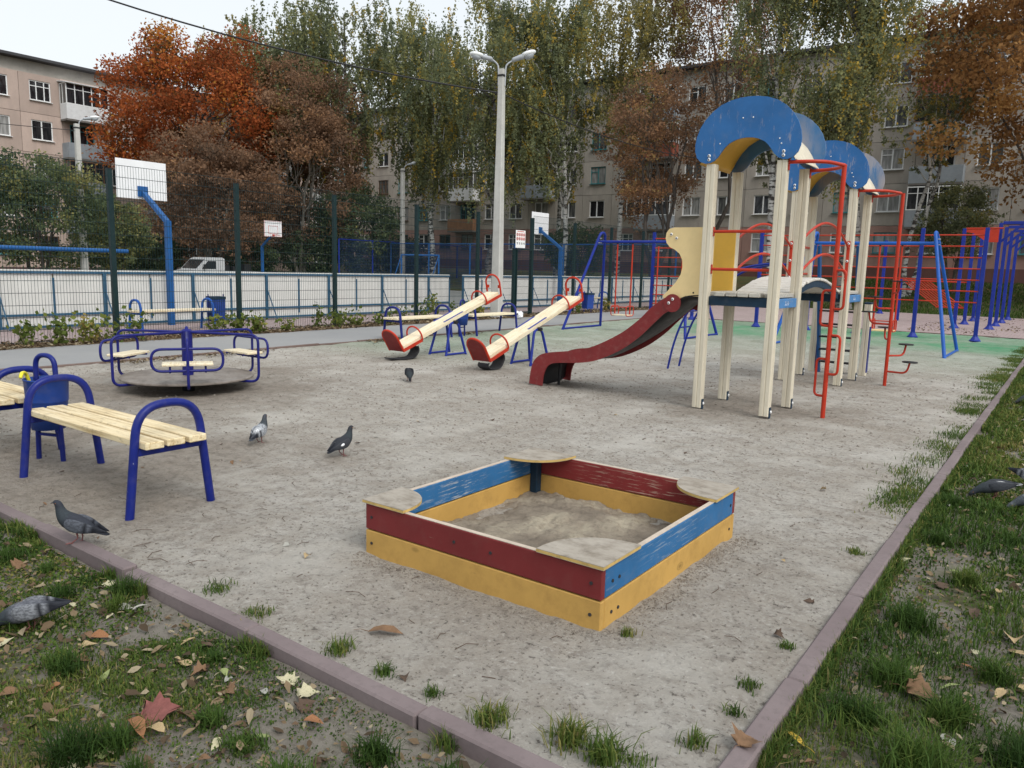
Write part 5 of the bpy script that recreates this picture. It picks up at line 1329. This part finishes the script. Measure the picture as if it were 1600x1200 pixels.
for i in range(90):     # green fringe along the right kerb on the sand
    y = g.uniform(5.2, 21); x = KX - abs(g.normal()) * .12 - .02; k = 150; q = g.normal(size=(k, 2)) * .075
    SP.append((np.stack([np.minimum(x + q[:, 0], KX), y + q[:, 1] * 1.6, q[:, 0] * 0 - .002], -1), g.uniform(.02, .05), g.uniform(.3, .65)))
off = 0; VV = []; FF = []; TT = []
for P, h_, tn in SP:
    k = len(P); V, F, T = blades(P, h_ * g.uniform(.4, 1.3, k), .0042 * g.uniform(.7, 1.4, k) * (1 if P[0, 1] < 5 else 1.3), np.clip(tn + g.normal(size=k) * .15, 0, 1), g, 1.0)
    VV.append(V); FF.append(F + off); TT.append(T); off += len(V)
tag(inst('grass', np_mesh('grass', np.concatenate(VV), np.concatenate(FF), 'grass', True, {'tone': np.concatenate(TT)})), 'small tufts of grass growing in the sand along the kerbs', 'grass', kind='stuff')
# fringe of blades creeping over the outer faces of the kerbs
g = np.random.default_rng(66); n = 9000; x = g.uniform(-7, -.7, n); y = 1.757 - np.abs(g.normal(size=n)) * .03; k = fbm(x * 2.2, y * 0 + 3.3, 67) > .52; x, y = x[k], y[k]
n2 = 14000; y2 = 1.8 + 20 * g.uniform(0, 1, n2) ** 1.8; x2 = -.657 + np.abs(g.normal(size=n2)) * .03; k = fbm(y2 * 1.6, y2 * 0 + 7.3, 68) > .40; x2, y2 = x2[k], y2[k]
x = np.concatenate([x, x2]); y = np.concatenate([y, y2]); n = len(x)
V, F, T = blades(np.stack([x, y, lawn_z(x, y)], -1), .06 * g.uniform(.5, 1.5, n), .004 * g.uniform(.7, 1.3, n) * np.clip(np.hypot(x, y) / 3, .8, 3), np.clip(.45 + g.normal(size=n) * .2, 0, 1), g, 1.0)
tag(inst('grass', np_mesh('grass', V, F, 'grass', True, {'tone': T})), 'fringe of grass creeping over the kerb edges', 'grass', kind='stuff')
# far lawn in front of the long block
g = np.random.default_rng(62); n = 30000; x = g.uniform(-14, 8, n); y = 37.1 + 15 * g.uniform(0, 1, n) ** 1.2
V, F, T = blades(np.stack([x, y, terrain_z(x, y) - .02], -1), g.uniform(.06, .16, n), np.full(n, .03), np.clip(.25 + g.normal(size=n) * .15, 0, .7), g)
tag(inst('grass', np_mesh('grass', V, F, 'grass', True, {'tone': T})), 'darker grass of the far lawn in front of the long block', 'grass', kind='stuff')

# low clover and moss-like cover between the blades
def cover(label, n, xr, yr, zf, seed, mask_t, bias=1.0):
    g = np.random.default_rng(seed); x = g.uniform(*xr, n); y = yr[0] + (yr[1] - yr[0]) * g.uniform(0, 1, n) ** bias
    mk = fbm(x * 1.5, y * 1.5, seed - 9) * .5 + fbm(x * 5, y * 5, seed + 2) * .5; k = mk > mask_t; x, y = x[k], y[k]; n = len(x)
    P = np.stack([x, y, zf(x, y) + g.uniform(.002, .022, n)], -1)
    me = leaf_mesh('ground_cover', P, .011 * np.clip(np.hypot(x, y) / 3, .8, 2.5), np.clip(.45 + g.normal(size=n) * .2 + (fbm(x * 2, y * 2, seed + 7) - .5), 0, 1), 'grass', g, aspect=.8)
    tag(inst('ground_cover', me), label, 'plants', kind='stuff')
cover('low clover-like green cover of the front lawn', 65000, (-6.0, -.8), (.3, 1.73), lz, 50, .45)
cover('low clover-like green cover of the right lawn', 85000, (-.65, 1.8), (1.3, 16), lz2, 60, .42, 1.8)

# ------------------------------------------------------------------ fallen leaves
for nm, c in dict(fallen_tan=(.42, .31, .17), fallen_pale=(.50, .46, .30), fallen_brown=(.19, .11, .06), fallen_rust=(.28, .13, .06), fallen_dark=(.10, .065, .045), fallen_green=(.26, .30, .12), fallen_yellow=(.60, .40, .06), fallen_red=(.21, .075, .065), fallen_grey=(.36, .35, .31)).items():
    paint(nm, c, .7, .25, 30, .4, tuple(x * .4 for x in c), bmp=.3)
def leaf_shape(kind, L, curl, g):
    if kind == 'ovate': out = [(0, .0), (.12, .17), (.32, .27), (.55, .25), (.8, .12), (1, 0)]
    elif kind == 'long': out = [(0, .0), (.15, .10), (.4, .16), (.7, .12), (1, 0)]
    else: out = [(0, .03), (.06, .30), (.02, .44), (.22, .33), (.34, .55), (.50, .34), (.62, .36), (.70, .18), (1, 0)]
    V = []; F = []
    for s, w in out:
        w = w * (1 + g.normal() * .08)
        for k in (-1, -.5, 0, .5, 1):
            y = w * k; z = curl * (abs(y) * 1.3) ** 1.6 * .75 + curl * .14 * math.sin(s * 3.1) + .02 * g.normal() * (1 if k else 0)
            V.append(((s - .5) * L, y * L, max(0.0, z) * L))
    n = len(out)
    for i in range(n - 1):
        for k in range(4): F.append((i * 5 + k, i * 5 + k + 1, (i + 1) * 5 + k + 1, (i + 1) * 5 + k))
    m = MB().add(V, F, True)
    m.tube([(-.5 * L, 0, .004), (-.72 * L, .03 * L, .008), (-.9 * L, .0, .004)], [.0014, .001, .0008], 4)
    return m
gl = np.random.default_rng(71); LEAF = {}
for kind in ('ovate', 'long', 'lobed'):
    for c in (.15, .45, .9):
        for mt in ('fallen_tan', 'fallen_pale', 'fallen_brown', 'fallen_rust', 'fallen_dark', 'fallen_green', 'fallen_yellow', 'fallen_grey'):
            LEAF[(kind, c, mt)] = leaf_shape(kind, 1.0, c, gl).mesh('fallen_leaf', mt)
CW = dict(fallen_tan='tan', fallen_pale='pale', fallen_brown='brown', fallen_rust='rusty', fallen_dark='dark', fallen_green='greenish', fallen_yellow='yellow', fallen_grey='greyish')
KW = dict(ovate='oval', long='narrow', lobed='lobed')
def put_leaf(x, y, z, L, key, label, group, tilt=.25):
    label = 'small %s %s %s' % (CW[key[2]], KW[key[0]], label)
    o = inst('fallen_leaf', LEAF[key], None, (x, y, z + .004), (gl.normal() * tilt, gl.normal() * tilt, gl.uniform(0, 6.28)), (L, L, L)); tag(o, label, 'leaf', group); return o
pal_l = ['fallen_tan'] * 5 + ['fallen_pale'] * 4 + ['fallen_brown'] * 4 + ['fallen_rust'] * 2 + ['fallen_grey'] * 3 + ['fallen_green'] * 2 + ['fallen_dark'] * 2
def rk(p): return (str(gl.choice(['ovate', 'ovate', 'long', 'lobed'])), float(gl.choice([.15, .45, .9])), str(gl.choice(p)))
for i in range(130):
    x = gl.uniform(-3.6, -1.2) if i < 110 else gl.uniform(-6, -3.4); y = gl.uniform(.45, 1.70)
    put_leaf(x, y, float(lz(x, y)) + .012, gl.uniform(.035, .085), rk(pal_l), 'dry leaf on the front lawn', 'fallen leaves on the front lawn')
for i in range(115):
    y = 1.6 + 9 * gl.uniform() ** 1.7; x = gl.uniform(-.62, .45 + y * .02)
    put_leaf(x, y, float(lz2(x, y)) + .015, gl.uniform(.035, .09), rk(pal_l), 'dry leaf on the grass right of the kerb', 'fallen leaves on the right lawn')
for i in range(42):
    x = gl.uniform(-6.5, -.85); y = 1.9 + 6 * gl.uniform() ** 1.5
    if -2.95 < x < -1.4 and 2.6 < y < 4.3: continue
    put_leaf(x, y, 0.0, gl.uniform(.025, .055), rk(['fallen_brown', 'fallen_dark', 'fallen_dark', 'fallen_tan', 'fallen_grey']), 'dry leaf lying on the sand', 'fallen leaves on the sand')
def special(mat, kind, L, curl, loc, rot, label):
    o = leaf_shape(kind, L, curl, gl).build('fallen_leaf', mat, None, loc); o.rotation_euler = rot; tag(o, label, 'leaf')
special('fallen_red', 'lobed', .14, .12, (-2.36, 1.27, -.02), (.35, -.2, R(40)), 'large dull red maple leaf on the front lawn')
special('fallen_rust', 'long', .17, .9, (-2.33, 1.16, -.02), (.2, .1, R(170)), 'long curled rusty leaf next to the red maple leaf')
special('fallen_brown', 'long', .15, .9, (-2.14, 2.11, .004), (.1, 0, R(30)), 'curled brown leaf on the sand in front of the sandbox')
special('fallen_brown', 'lobed', .09, .7, (-.70, 2.29, .02), (.1, .1, R(80)), 'curled brown leaf lying on the right kerb')
special('fallen_yellow', 'long', .10, .5, (-.60, 2.47, -.02), (.2, 0, R(150)), 'bright yellow leaf beside the right kerb')
special('fallen_brown', 'lobed', .12, .6, (-.30, 3.05, -.02), (.2, .1, R(10)), 'reddish brown crumpled leaf between tufts on the right lawn')
special('fallen_pale', 'ovate', .07, .2, (-1.72, 1.02, -.03), (.1, .1, R(60)), 'pale yellow round leaf near the bottom of the front lawn')
# leaf litter under the fence and along the path, too dense to count
def litter(label, n, xr, yr, z, size, seed, mat='leaf_copper', clump=None):
    g = np.random.default_rng(seed); x = g.uniform(*xr, n); y = g.uniform(*yr, n)
    if clump: k = fbm(x * clump, y * clump, seed) > .47; x, y = x[k], y[k]
    n = len(x); a = g.uniform(0, 6.28, n); s = size * g.uniform(.5, 1.3, n)
    c = np.stack([x, y, z + g.uniform(.004, .03, n)], -1); u = np.stack([np.cos(a), np.sin(a), g.normal(size=n) * .35], -1); w = np.stack([-np.sin(a), np.cos(a), g.normal(size=n) * .35], -1)
    sl = s[:, None]; up = np.array([0, 0, 1.0]) * sl * g.uniform(.02, .16, n)[:, None]; f1 = g.uniform(.2, .34, n)[:, None]; f2 = g.uniform(.14, .26, n)[:, None]
    B_, T_ = c - u * sl * .5, c + u * sl * .5 + up * .3
    V = np.stack([B_, c - u * sl * .15 + w * sl * f1 + up, c + u * sl * .22 + w * sl * f2 + up, T_, c + u * sl * .2 - w * sl * f2 + up, c - u * sl * .17 - w * sl * f1 + up], 1).reshape(-1, 3)
    b = (np.arange(n) * 6)[:, None]; F = np.concatenate([b + np.array([0, 3, 2, 1]), b + np.array([0, 5, 4, 3])], 1).reshape(-1, 4); tn = np.repeat(g.uniform(0, 1, n), 2)
    o = inst('leaf_litter', np_mesh('leaf_litter', V, F, mat, False, {'tone': tn})); tag(o, label, 'leaves', kind='stuff')
litter('brown leaf litter under the mesh fence', 9000, (-14.4, -13.45), (3, 30), .02, .075, 81, 'leaf_crumb')
litter('brown leaves gathered along the path kerb', 2200, (-11.1, -10.75), (3.3, 14), .005, .05, 82, 'leaf_crumb', 1.2)
litter('leaves scattered on the far lawn', 9000, (-14, 8), (36.5, 47), .9, .0, 83) if False else None
litter('dry leaves pressed into the front lawn', 620, (-4.5, -.85), (.35, 1.7), -.05, .046, 94, 'leaf_crumb')
litter('dry leaves pressed into the right lawn', 700, (-.62, .8), (1.5, 10), -.045, .05, 95, 'leaf_crumb')
litter('brown crumbs of leaf between the grass of the front lawn', 2600, (-4.5, -.8), (.3, 1.72), -.052, .024, 84, 'leaf_crumb')
litter('brown crumbs of leaf between the grass of the right lawn', 3200, (-.62, 1.5), (1.4, 12), -.04, .028, 85, 'leaf_crumb')
litter('leaves caught on the paving by the workout posts', 1500, (-4, 0.5), (24.6, 36), .008, .07, 86, 'leaf_crumb', .8)
# crumbs and clods on the sand
g = np.random.default_rng(91); n = 6500; x = g.uniform(-10.8, KX - .02, n); y = KY + .02 + 12 * g.uniform(0, 1, n) ** 1.6
q = g.uniform(0, 1, 1500); e = np.abs(g.normal(size=1500)) * .07 + .012; sd_ = g.integers(0, 2, 1500)
x = np.concatenate([x, np.where(sd_ == 0, -2.9 + 1.45 * q, -1.462 + e)]); y = np.concatenate([y, np.where(sd_ == 0, 2.685 - e, 2.66 + 1.6 * q)])
k = ~((x > -2.88) & (x < -1.462) & (y > 2.688) & (y < 4.24)); x, y = x[k], y[k]; n = len(x)
s = g.uniform(.0025, .0085, n) * np.clip(np.hypot(x, y) / 4, .8, 2.2); z = sand_z(x, y)
O = np.array([(1, 0, 0), (0, 1, 0), (-1, 0, 0), (0, -1, 0), (0, 0, .8)]); V = np.stack([x, y, z], -1)[:, None] + O[None] * s[:, None, None] * g.uniform(.6, 1.4, (n, 5, 1))
b = (np.arange(n) * 5)[:, None]; F = np.concatenate([b + np.array(q) for q in ((0, 1, 4), (1, 2, 4), (2, 3, 4), (3, 0, 4))], 1).reshape(-1, 3)
tag(inst('pebbles', np_mesh('pebbles', V.reshape(-1, 3), F, 'clod', False)), 'dark crumbs and small pebbles scattered over the sand', 'pebbles', kind='stuff')
m = MB()
for i in range(150):
    x = gl.uniform(-8, -.9); y = 1.95 + 9 * gl.uniform() ** 1.5; a = gl.uniform(0, 6.28); L = gl.uniform(.03, .12)
    if -2.95 < x < -1.4 and 2.6 < y < 4.3: continue
    m.tube([(x, y, .004), (x + L * .5 * math.cos(a), y + L * .5 * math.sin(a), .009), (x + L * math.cos(a + .3), y + L * math.sin(a + .3), .004)], .0016, 4)
o = m.build('twigs', 'fallen_dark'); tag(o, 'thin twigs scattered on the sand', 'twigs', kind='stuff')

# ------------------------------------------------------------------ weeds along the fence
def weed(x, y, h, n, label, seed):
    g = np.random.default_rng(seed); t = thing('weed_plant', label, 'plant', (x, y, 0), 0, 'weeds under the fence'); st = MB(); P = []
    for i in range(n):
        a = g.uniform(0, 6.28); d = g.uniform(.05, .3); e = np.array([d * math.cos(a), d * math.sin(a), h * g.uniform(.5, 1.0)])
        lp = bent((g.normal() * .06, g.normal() * .06, 0), e, g, 5, 0, .08); st.tube([tuple(q) for q in lp], [.006, .005, .005, .004, .003, .002], 4)
        for j in range(17):
            u = g.uniform(.25, 1.05); k = min(4, int(u * 5)); q = lp[k] + (lp[k + 1] - lp[k]) * (u * 5 - k); P.append(q + g.normal(size=3) * .06)
    st.build('stem', 'leaf_weed_stem', t); P = np.array(P); P[:, 2] = np.maximum(P[:, 2], .03)
    inst('foliage', leaf_mesh('foliage', P, .085, np.clip(g.normal(.45, .2) + g.normal(size=len(P)) * .18, 0, 1), 'leaf_weed', g, aspect=.75), t)
paint('leaf_weed_stem', (.12, .11, .05), .8, .2, 9, .2)
wy = [3.9, 4.7, 5.35, 5.9, 6.4, 6.75, 7.2, 9.0, 9.5, 9.9, 10.6, 11.6, 12.1, 12.7, 13.6, 14.3, 15.2, 15.7, 16.6, 17.3, 22.6, 25.0]
wh = [.35, .45, .4, .62, .68, .6, .55, .4, .55, .35, .3, .55, .5, .35, .4, .5, .65, .7, .45, .5, .45, .5]
WL = ['low weed at the far left edge below the fence', 'medium weed second from the left edge below the fence', 'low bushy weed in the middle of the leftmost fence panel', 'tall weed left of the tallest one, below the leftmost panel', 'tallest weed of the leftmost panel, left of the first visible post', 'yellowish weed close to the left of the first visible fence post', 'weed at the foot of the first visible fence post', 'low weed left of the second visible fence post, under the far bench', 'weed at the foot of the second visible fence post', 'low weed just right of the second visible fence post', 'small low weed in the middle of the second panel', 'tall weed left of the third visible fence post', 'weed at the foot of the third visible fence post', 'low weed just right of the third visible fence post', 'weed in the middle of the panel right of the third post', 'weed left of the fourth visible fence post above the left seesaw', 'tall leafy weed right of the fourth visible fence post', 'tallest weed behind the gap between the two far benches', 'weed left of the fifth visible fence post', 'weed at the foot of the fifth visible fence post near the lamp post', 'weed behind the swing frame beside the box bin', 'weed at the farthest visible fence post near the swing']
for i, (y, h) in enumerate(zip(wy, wh)):
    weed(FX + .22 + random.uniform(-.12, .18), y, h * 1.0, 5 + i % 5, WL[i], 100 + i)

# ------------------------------------------------------------------ pigeons
def mat_plumage():
    m, nt, p = new_mat('plumage'); at = nt.nodes.new('ShaderNodeAttribute'); at.attribute_name = 'plume'
    v = coord(nt); n = _noise(nt, v, 55, 5, .6, (1, 1.8, 1.8)); c = _mix(nt, _ramp(nt, n, [(.42, _g(0)), (.6, _g(.6))]), at.outputs['Color'], (.03, .033, .04))
    nt.links.new(c, p.inputs['Base Color']); p.inputs['Roughness'].default_value = .65; p.inputs['Specular IOR Level'].default_value = .15; bump(nt, p, n, .3, .004)
mat_plumage()
paint('pigeon_leg', (.20, .08, .075), .6, .2, 40, .2); paint('beak', (.06, .055, .055), .4, .1, 40, 0); paint('pigeon_eye', (.5, .16, .03), .2, .05, 40, 0)
def loft(secs, cols, n=14):
    """secs: (centre, half-width, half-height); cross-sections follow the axis"""
    C = [Vector(s[0]) for s in secs]; V = []; K = []; F = []
    for i, (c, w, h) in enumerate(secs):
        tg = (C[min(i + 1, len(C) - 1)] - C[max(0, i - 1)]).normalized(); side = Vector((0, 1, 0)); up = tg.cross(side) * -1
        if up.length < 1e-5: up = Vector((0, 0, 1))
        up.normalize()
        for k in range(n):
            a = 2 * math.pi * k / n; V.append(Vector(c) + side * (w * math.cos(a)) + up * (h * math.sin(a))); K.append(cols(i, math.sin(a), len(secs)))
    for i in range(len(secs) - 1):
        for k in range(n): F.append((i * n + k, i * n + (k + 1) % n, (i + 1) * n + (k + 1) % n, (i + 1) * n + k))
    F += [tuple(range(n))[::-1], tuple(range((len(secs) - 1) * n, len(secs) * n))]
    return V, F, K
def colour_mesh(name, V, F, K, mat='plumage', sub=1):
    me = bpy.data.meshes.new(name); me.from_pydata([tuple(v) for v in V], [], F); me.polygons.foreach_set('use_smooth', [True] * len(F))
    at = me.attributes.new('plume', 'FLOAT_COLOR', 'POINT'); at.data.foreach_set('color', np.array([(*k, 1) for k in K], np.float32).ravel()); me.materials.append(MATS[mat]); me.update(); return me
GREY, LG, DK, WH, NK = (.075, .082, .102), (.34, .36, .39), (.022, .024, .032), (.75, .76, .78), (.045, .06, .065)
def pigeon(label, loc, rz, pose, body=GREY, wing=LG, head=NK, tail=DK, bars=True, rump=None, s=1.0):
    t = thing('pigeon', label, 'pigeon', loc, rz, 'pigeons'); t.scale = (s * .84,) * 3
    if pose == 'stand':
        secs = [((-.205, 0, .062), .020, .004), ((-.15, 0, .078), .030, .008), ((-.10, 0, .094), .036, .018), ((-.06, 0, .108), .046, .038), ((-.01, 0, .122), .056, .054), ((.04, 0, .136), .058, .058), ((.078, 0, .158), .050, .050), ((.100, 0, .188), .034, .037), ((.108, 0, .214), .025, .028), ((.113, 0, .236), .0225, .0245), ((.122, 0, .252), .022, .022), ((.137, 0, .259), .016, .016), ((.149, 0, .256), .006, .007)]
        wz, wt, hd, leg0 = .128, R(-14), Vector((.121, 0, .252)), .075; bk = (Vector((.146, 0, .254)), Vector((.170, 0, .244)))
    elif pose == 'peck':
        secs = [((-.205, 0, .155), .020, .004), ((-.15, 0, .146), .030, .008), ((-.10, 0, .138), .036, .018), ((-.06, 0, .128), .046, .036), ((-.01, 0, .116), .056, .052), ((.04, 0, .104), .058, .055), ((.085, 0, .092), .048, .046), ((.115, 0, .078), .034, .034), ((.138, 0, .064), .025, .026), ((.155, 0, .052), .022, .023), ((.170, 0, .040), .0205, .020), ((.181, 0, .028), .014, .014), ((.187, 0, .019), .006, .006)]
        wz, wt, hd, leg0 = .124, R(10), Vector((.163, 0, .050)), .07; bk = (Vector((.186, 0, .022)), Vector((.197, 0, .001)))
    def cols(i, sn, n):
        if i <= 2: return tail
        if i == 3: return rump or body
        if i >= 9: return head
        if i >= 6: return tuple(a * .6 + b * .4 for a, b in zip(NK, head))
        return body
    V, F, K = loft(secs, cols)
    b = inst('body', colour_mesh('body', V, F, K), t); md = b.modifiers.new('smooth', 'SUBSURF'); md.levels = md.render_levels = 1
    for sg in (-1, 1):      # folded wing: pointed shell lying on the flank
        ws = [((.062, .040), .012, .022), ((.03, .052), .013, .042), ((-.015, .053), .012, .046), ((-.055, .047), .011, .040), ((-.075, .043), .010, .036), ((-.095, .038), .009, .030), ((-.115, .032), .008, .025), ((-.15, .022), .006, .015), ((-.20, .010), .003, .004)]
        S2 = [((x, sg * yy, wz + (x + .0) * (-math.tan(wt)) * .9), w_, h_) for (x, yy), w_, h_ in ws]
        def wc(i, sn, n):
            if bars and i in (4, 6): return (.012, .013, .018)
            if i >= 7: return DK
            return wing
        V, F, K = loft(S2, wc, 10); w_ = inst('wing', colour_mesh('wing', V, F, K), t); md = w_.modifiers.new('smooth', 'SUBSURF'); md.levels = md.render_levels = 1
        MB().lathe([(0, -.003), (.003, 0), (0, .003)], n=8).build('eye', 'pigeon_eye', t, tuple(hd + Vector((0, sg * .0215, .002))))
        l = MB(); fx = .012 + sg * .018
        l.tube([(-.005, sg * .024, leg0 + .02), (-.012, sg * .024, .04), (fx, sg * .026, .006)], [.008, .0042, .004], 7)
        for da in (-.5, 0, .5): l.tube([(fx, sg * .026, .006), (fx + .034 * math.cos(da), sg * .026 + .034 * math.sin(da), .003)], [.0035, .0018], 6)
        l.tube([(fx, sg * .026, .006), (fx - .018, sg * .026, .003)], [.0032, .0018], 6); l.build('leg', 'pigeon_leg', t)
    MB().tube([bk[0], (bk[0] + bk[1]) / 2 + Vector((0, 0, .002)), bk[1]], [.0055, .004, .001], 8).build('beak', 'beak', t)
    return t
pigeon('grey pigeon with barred wings standing on the left kerb', (-4.07, 1.79, .018), R(212), 'stand', (.04, .044, .058), (.11, .12, .145), (.035, .039, .052))
pigeon('grey pigeon pecking in the grass at the left edge', (-3.37, 1.27, -.055), R(222), 'peck', (.15, .155, .18), (.24, .25, .275), (.05, .055, .07))
pigeon('pale pigeon with white tail walking away on the sand', (-5.36, 3.83, 0.0), R(118), 'stand', (.40, .42, .45), (.42, .44, .47), (.07, .075, .09), tail=(.08, .085, .1), rump=WH)
pigeon('black pigeon with a white wing spot walking on the sand', (-4.53, 3.99, 0.0), R(98), 'stand', (.035, .037, .045), (.05, .053, .062), (.03, .032, .038), bars=False)
pigeon('dark pigeon crouching head-on, round like a ball, in front of the seesaws', (-6.93, 7.25, 0.0), R(318), 'peck', (.02, .021, .025), (.022, .024, .028), (.02, .02, .024), bars=False, s=1.12)
pigeon('dark pigeon with white rump pecking on the right lawn', (-.33, 6.33, -.045), R(200), 'peck', (.05, .055, .065), (.055, .06, .07), (.045, .05, .06), tail=WH, bars=False, rump=WH)
pigeon('grey pigeon with two dark wing bars at the right edge', (-.13, 6.84, -.045), R(-15), 'peck', (.20, .21, .24), (.30, .31, .34), (.06, .065, .08))
pigeon('pale grey pigeon at the right edge below the others', (-.09, 6.15, -.045), R(205), 'peck', (.36, .37, .39), (.42, .43, .46), (.14, .15, .17))
pigeon('dark pigeon farther back at the right edge of the lawn', (-.36, 11.6, -.045), R(210), 'peck', (.06, .065, .075), (.07, .075, .085), (.05, .055, .065))
for o in [q for q in bpy.data.objects if q.name.startswith('pigeon') and 'white wing spot' in q.get('label', '')]:
    for sg in (-1, 1):
        MB().lathe([(0, -.03), (.012, -.015), (.016, 0), (.012, .015), (0, .03)], n=8).build('wing_spot', 'bag_white', o, (-.05, sg * .050, .125)).rotation_euler = (0, R(75), 0)
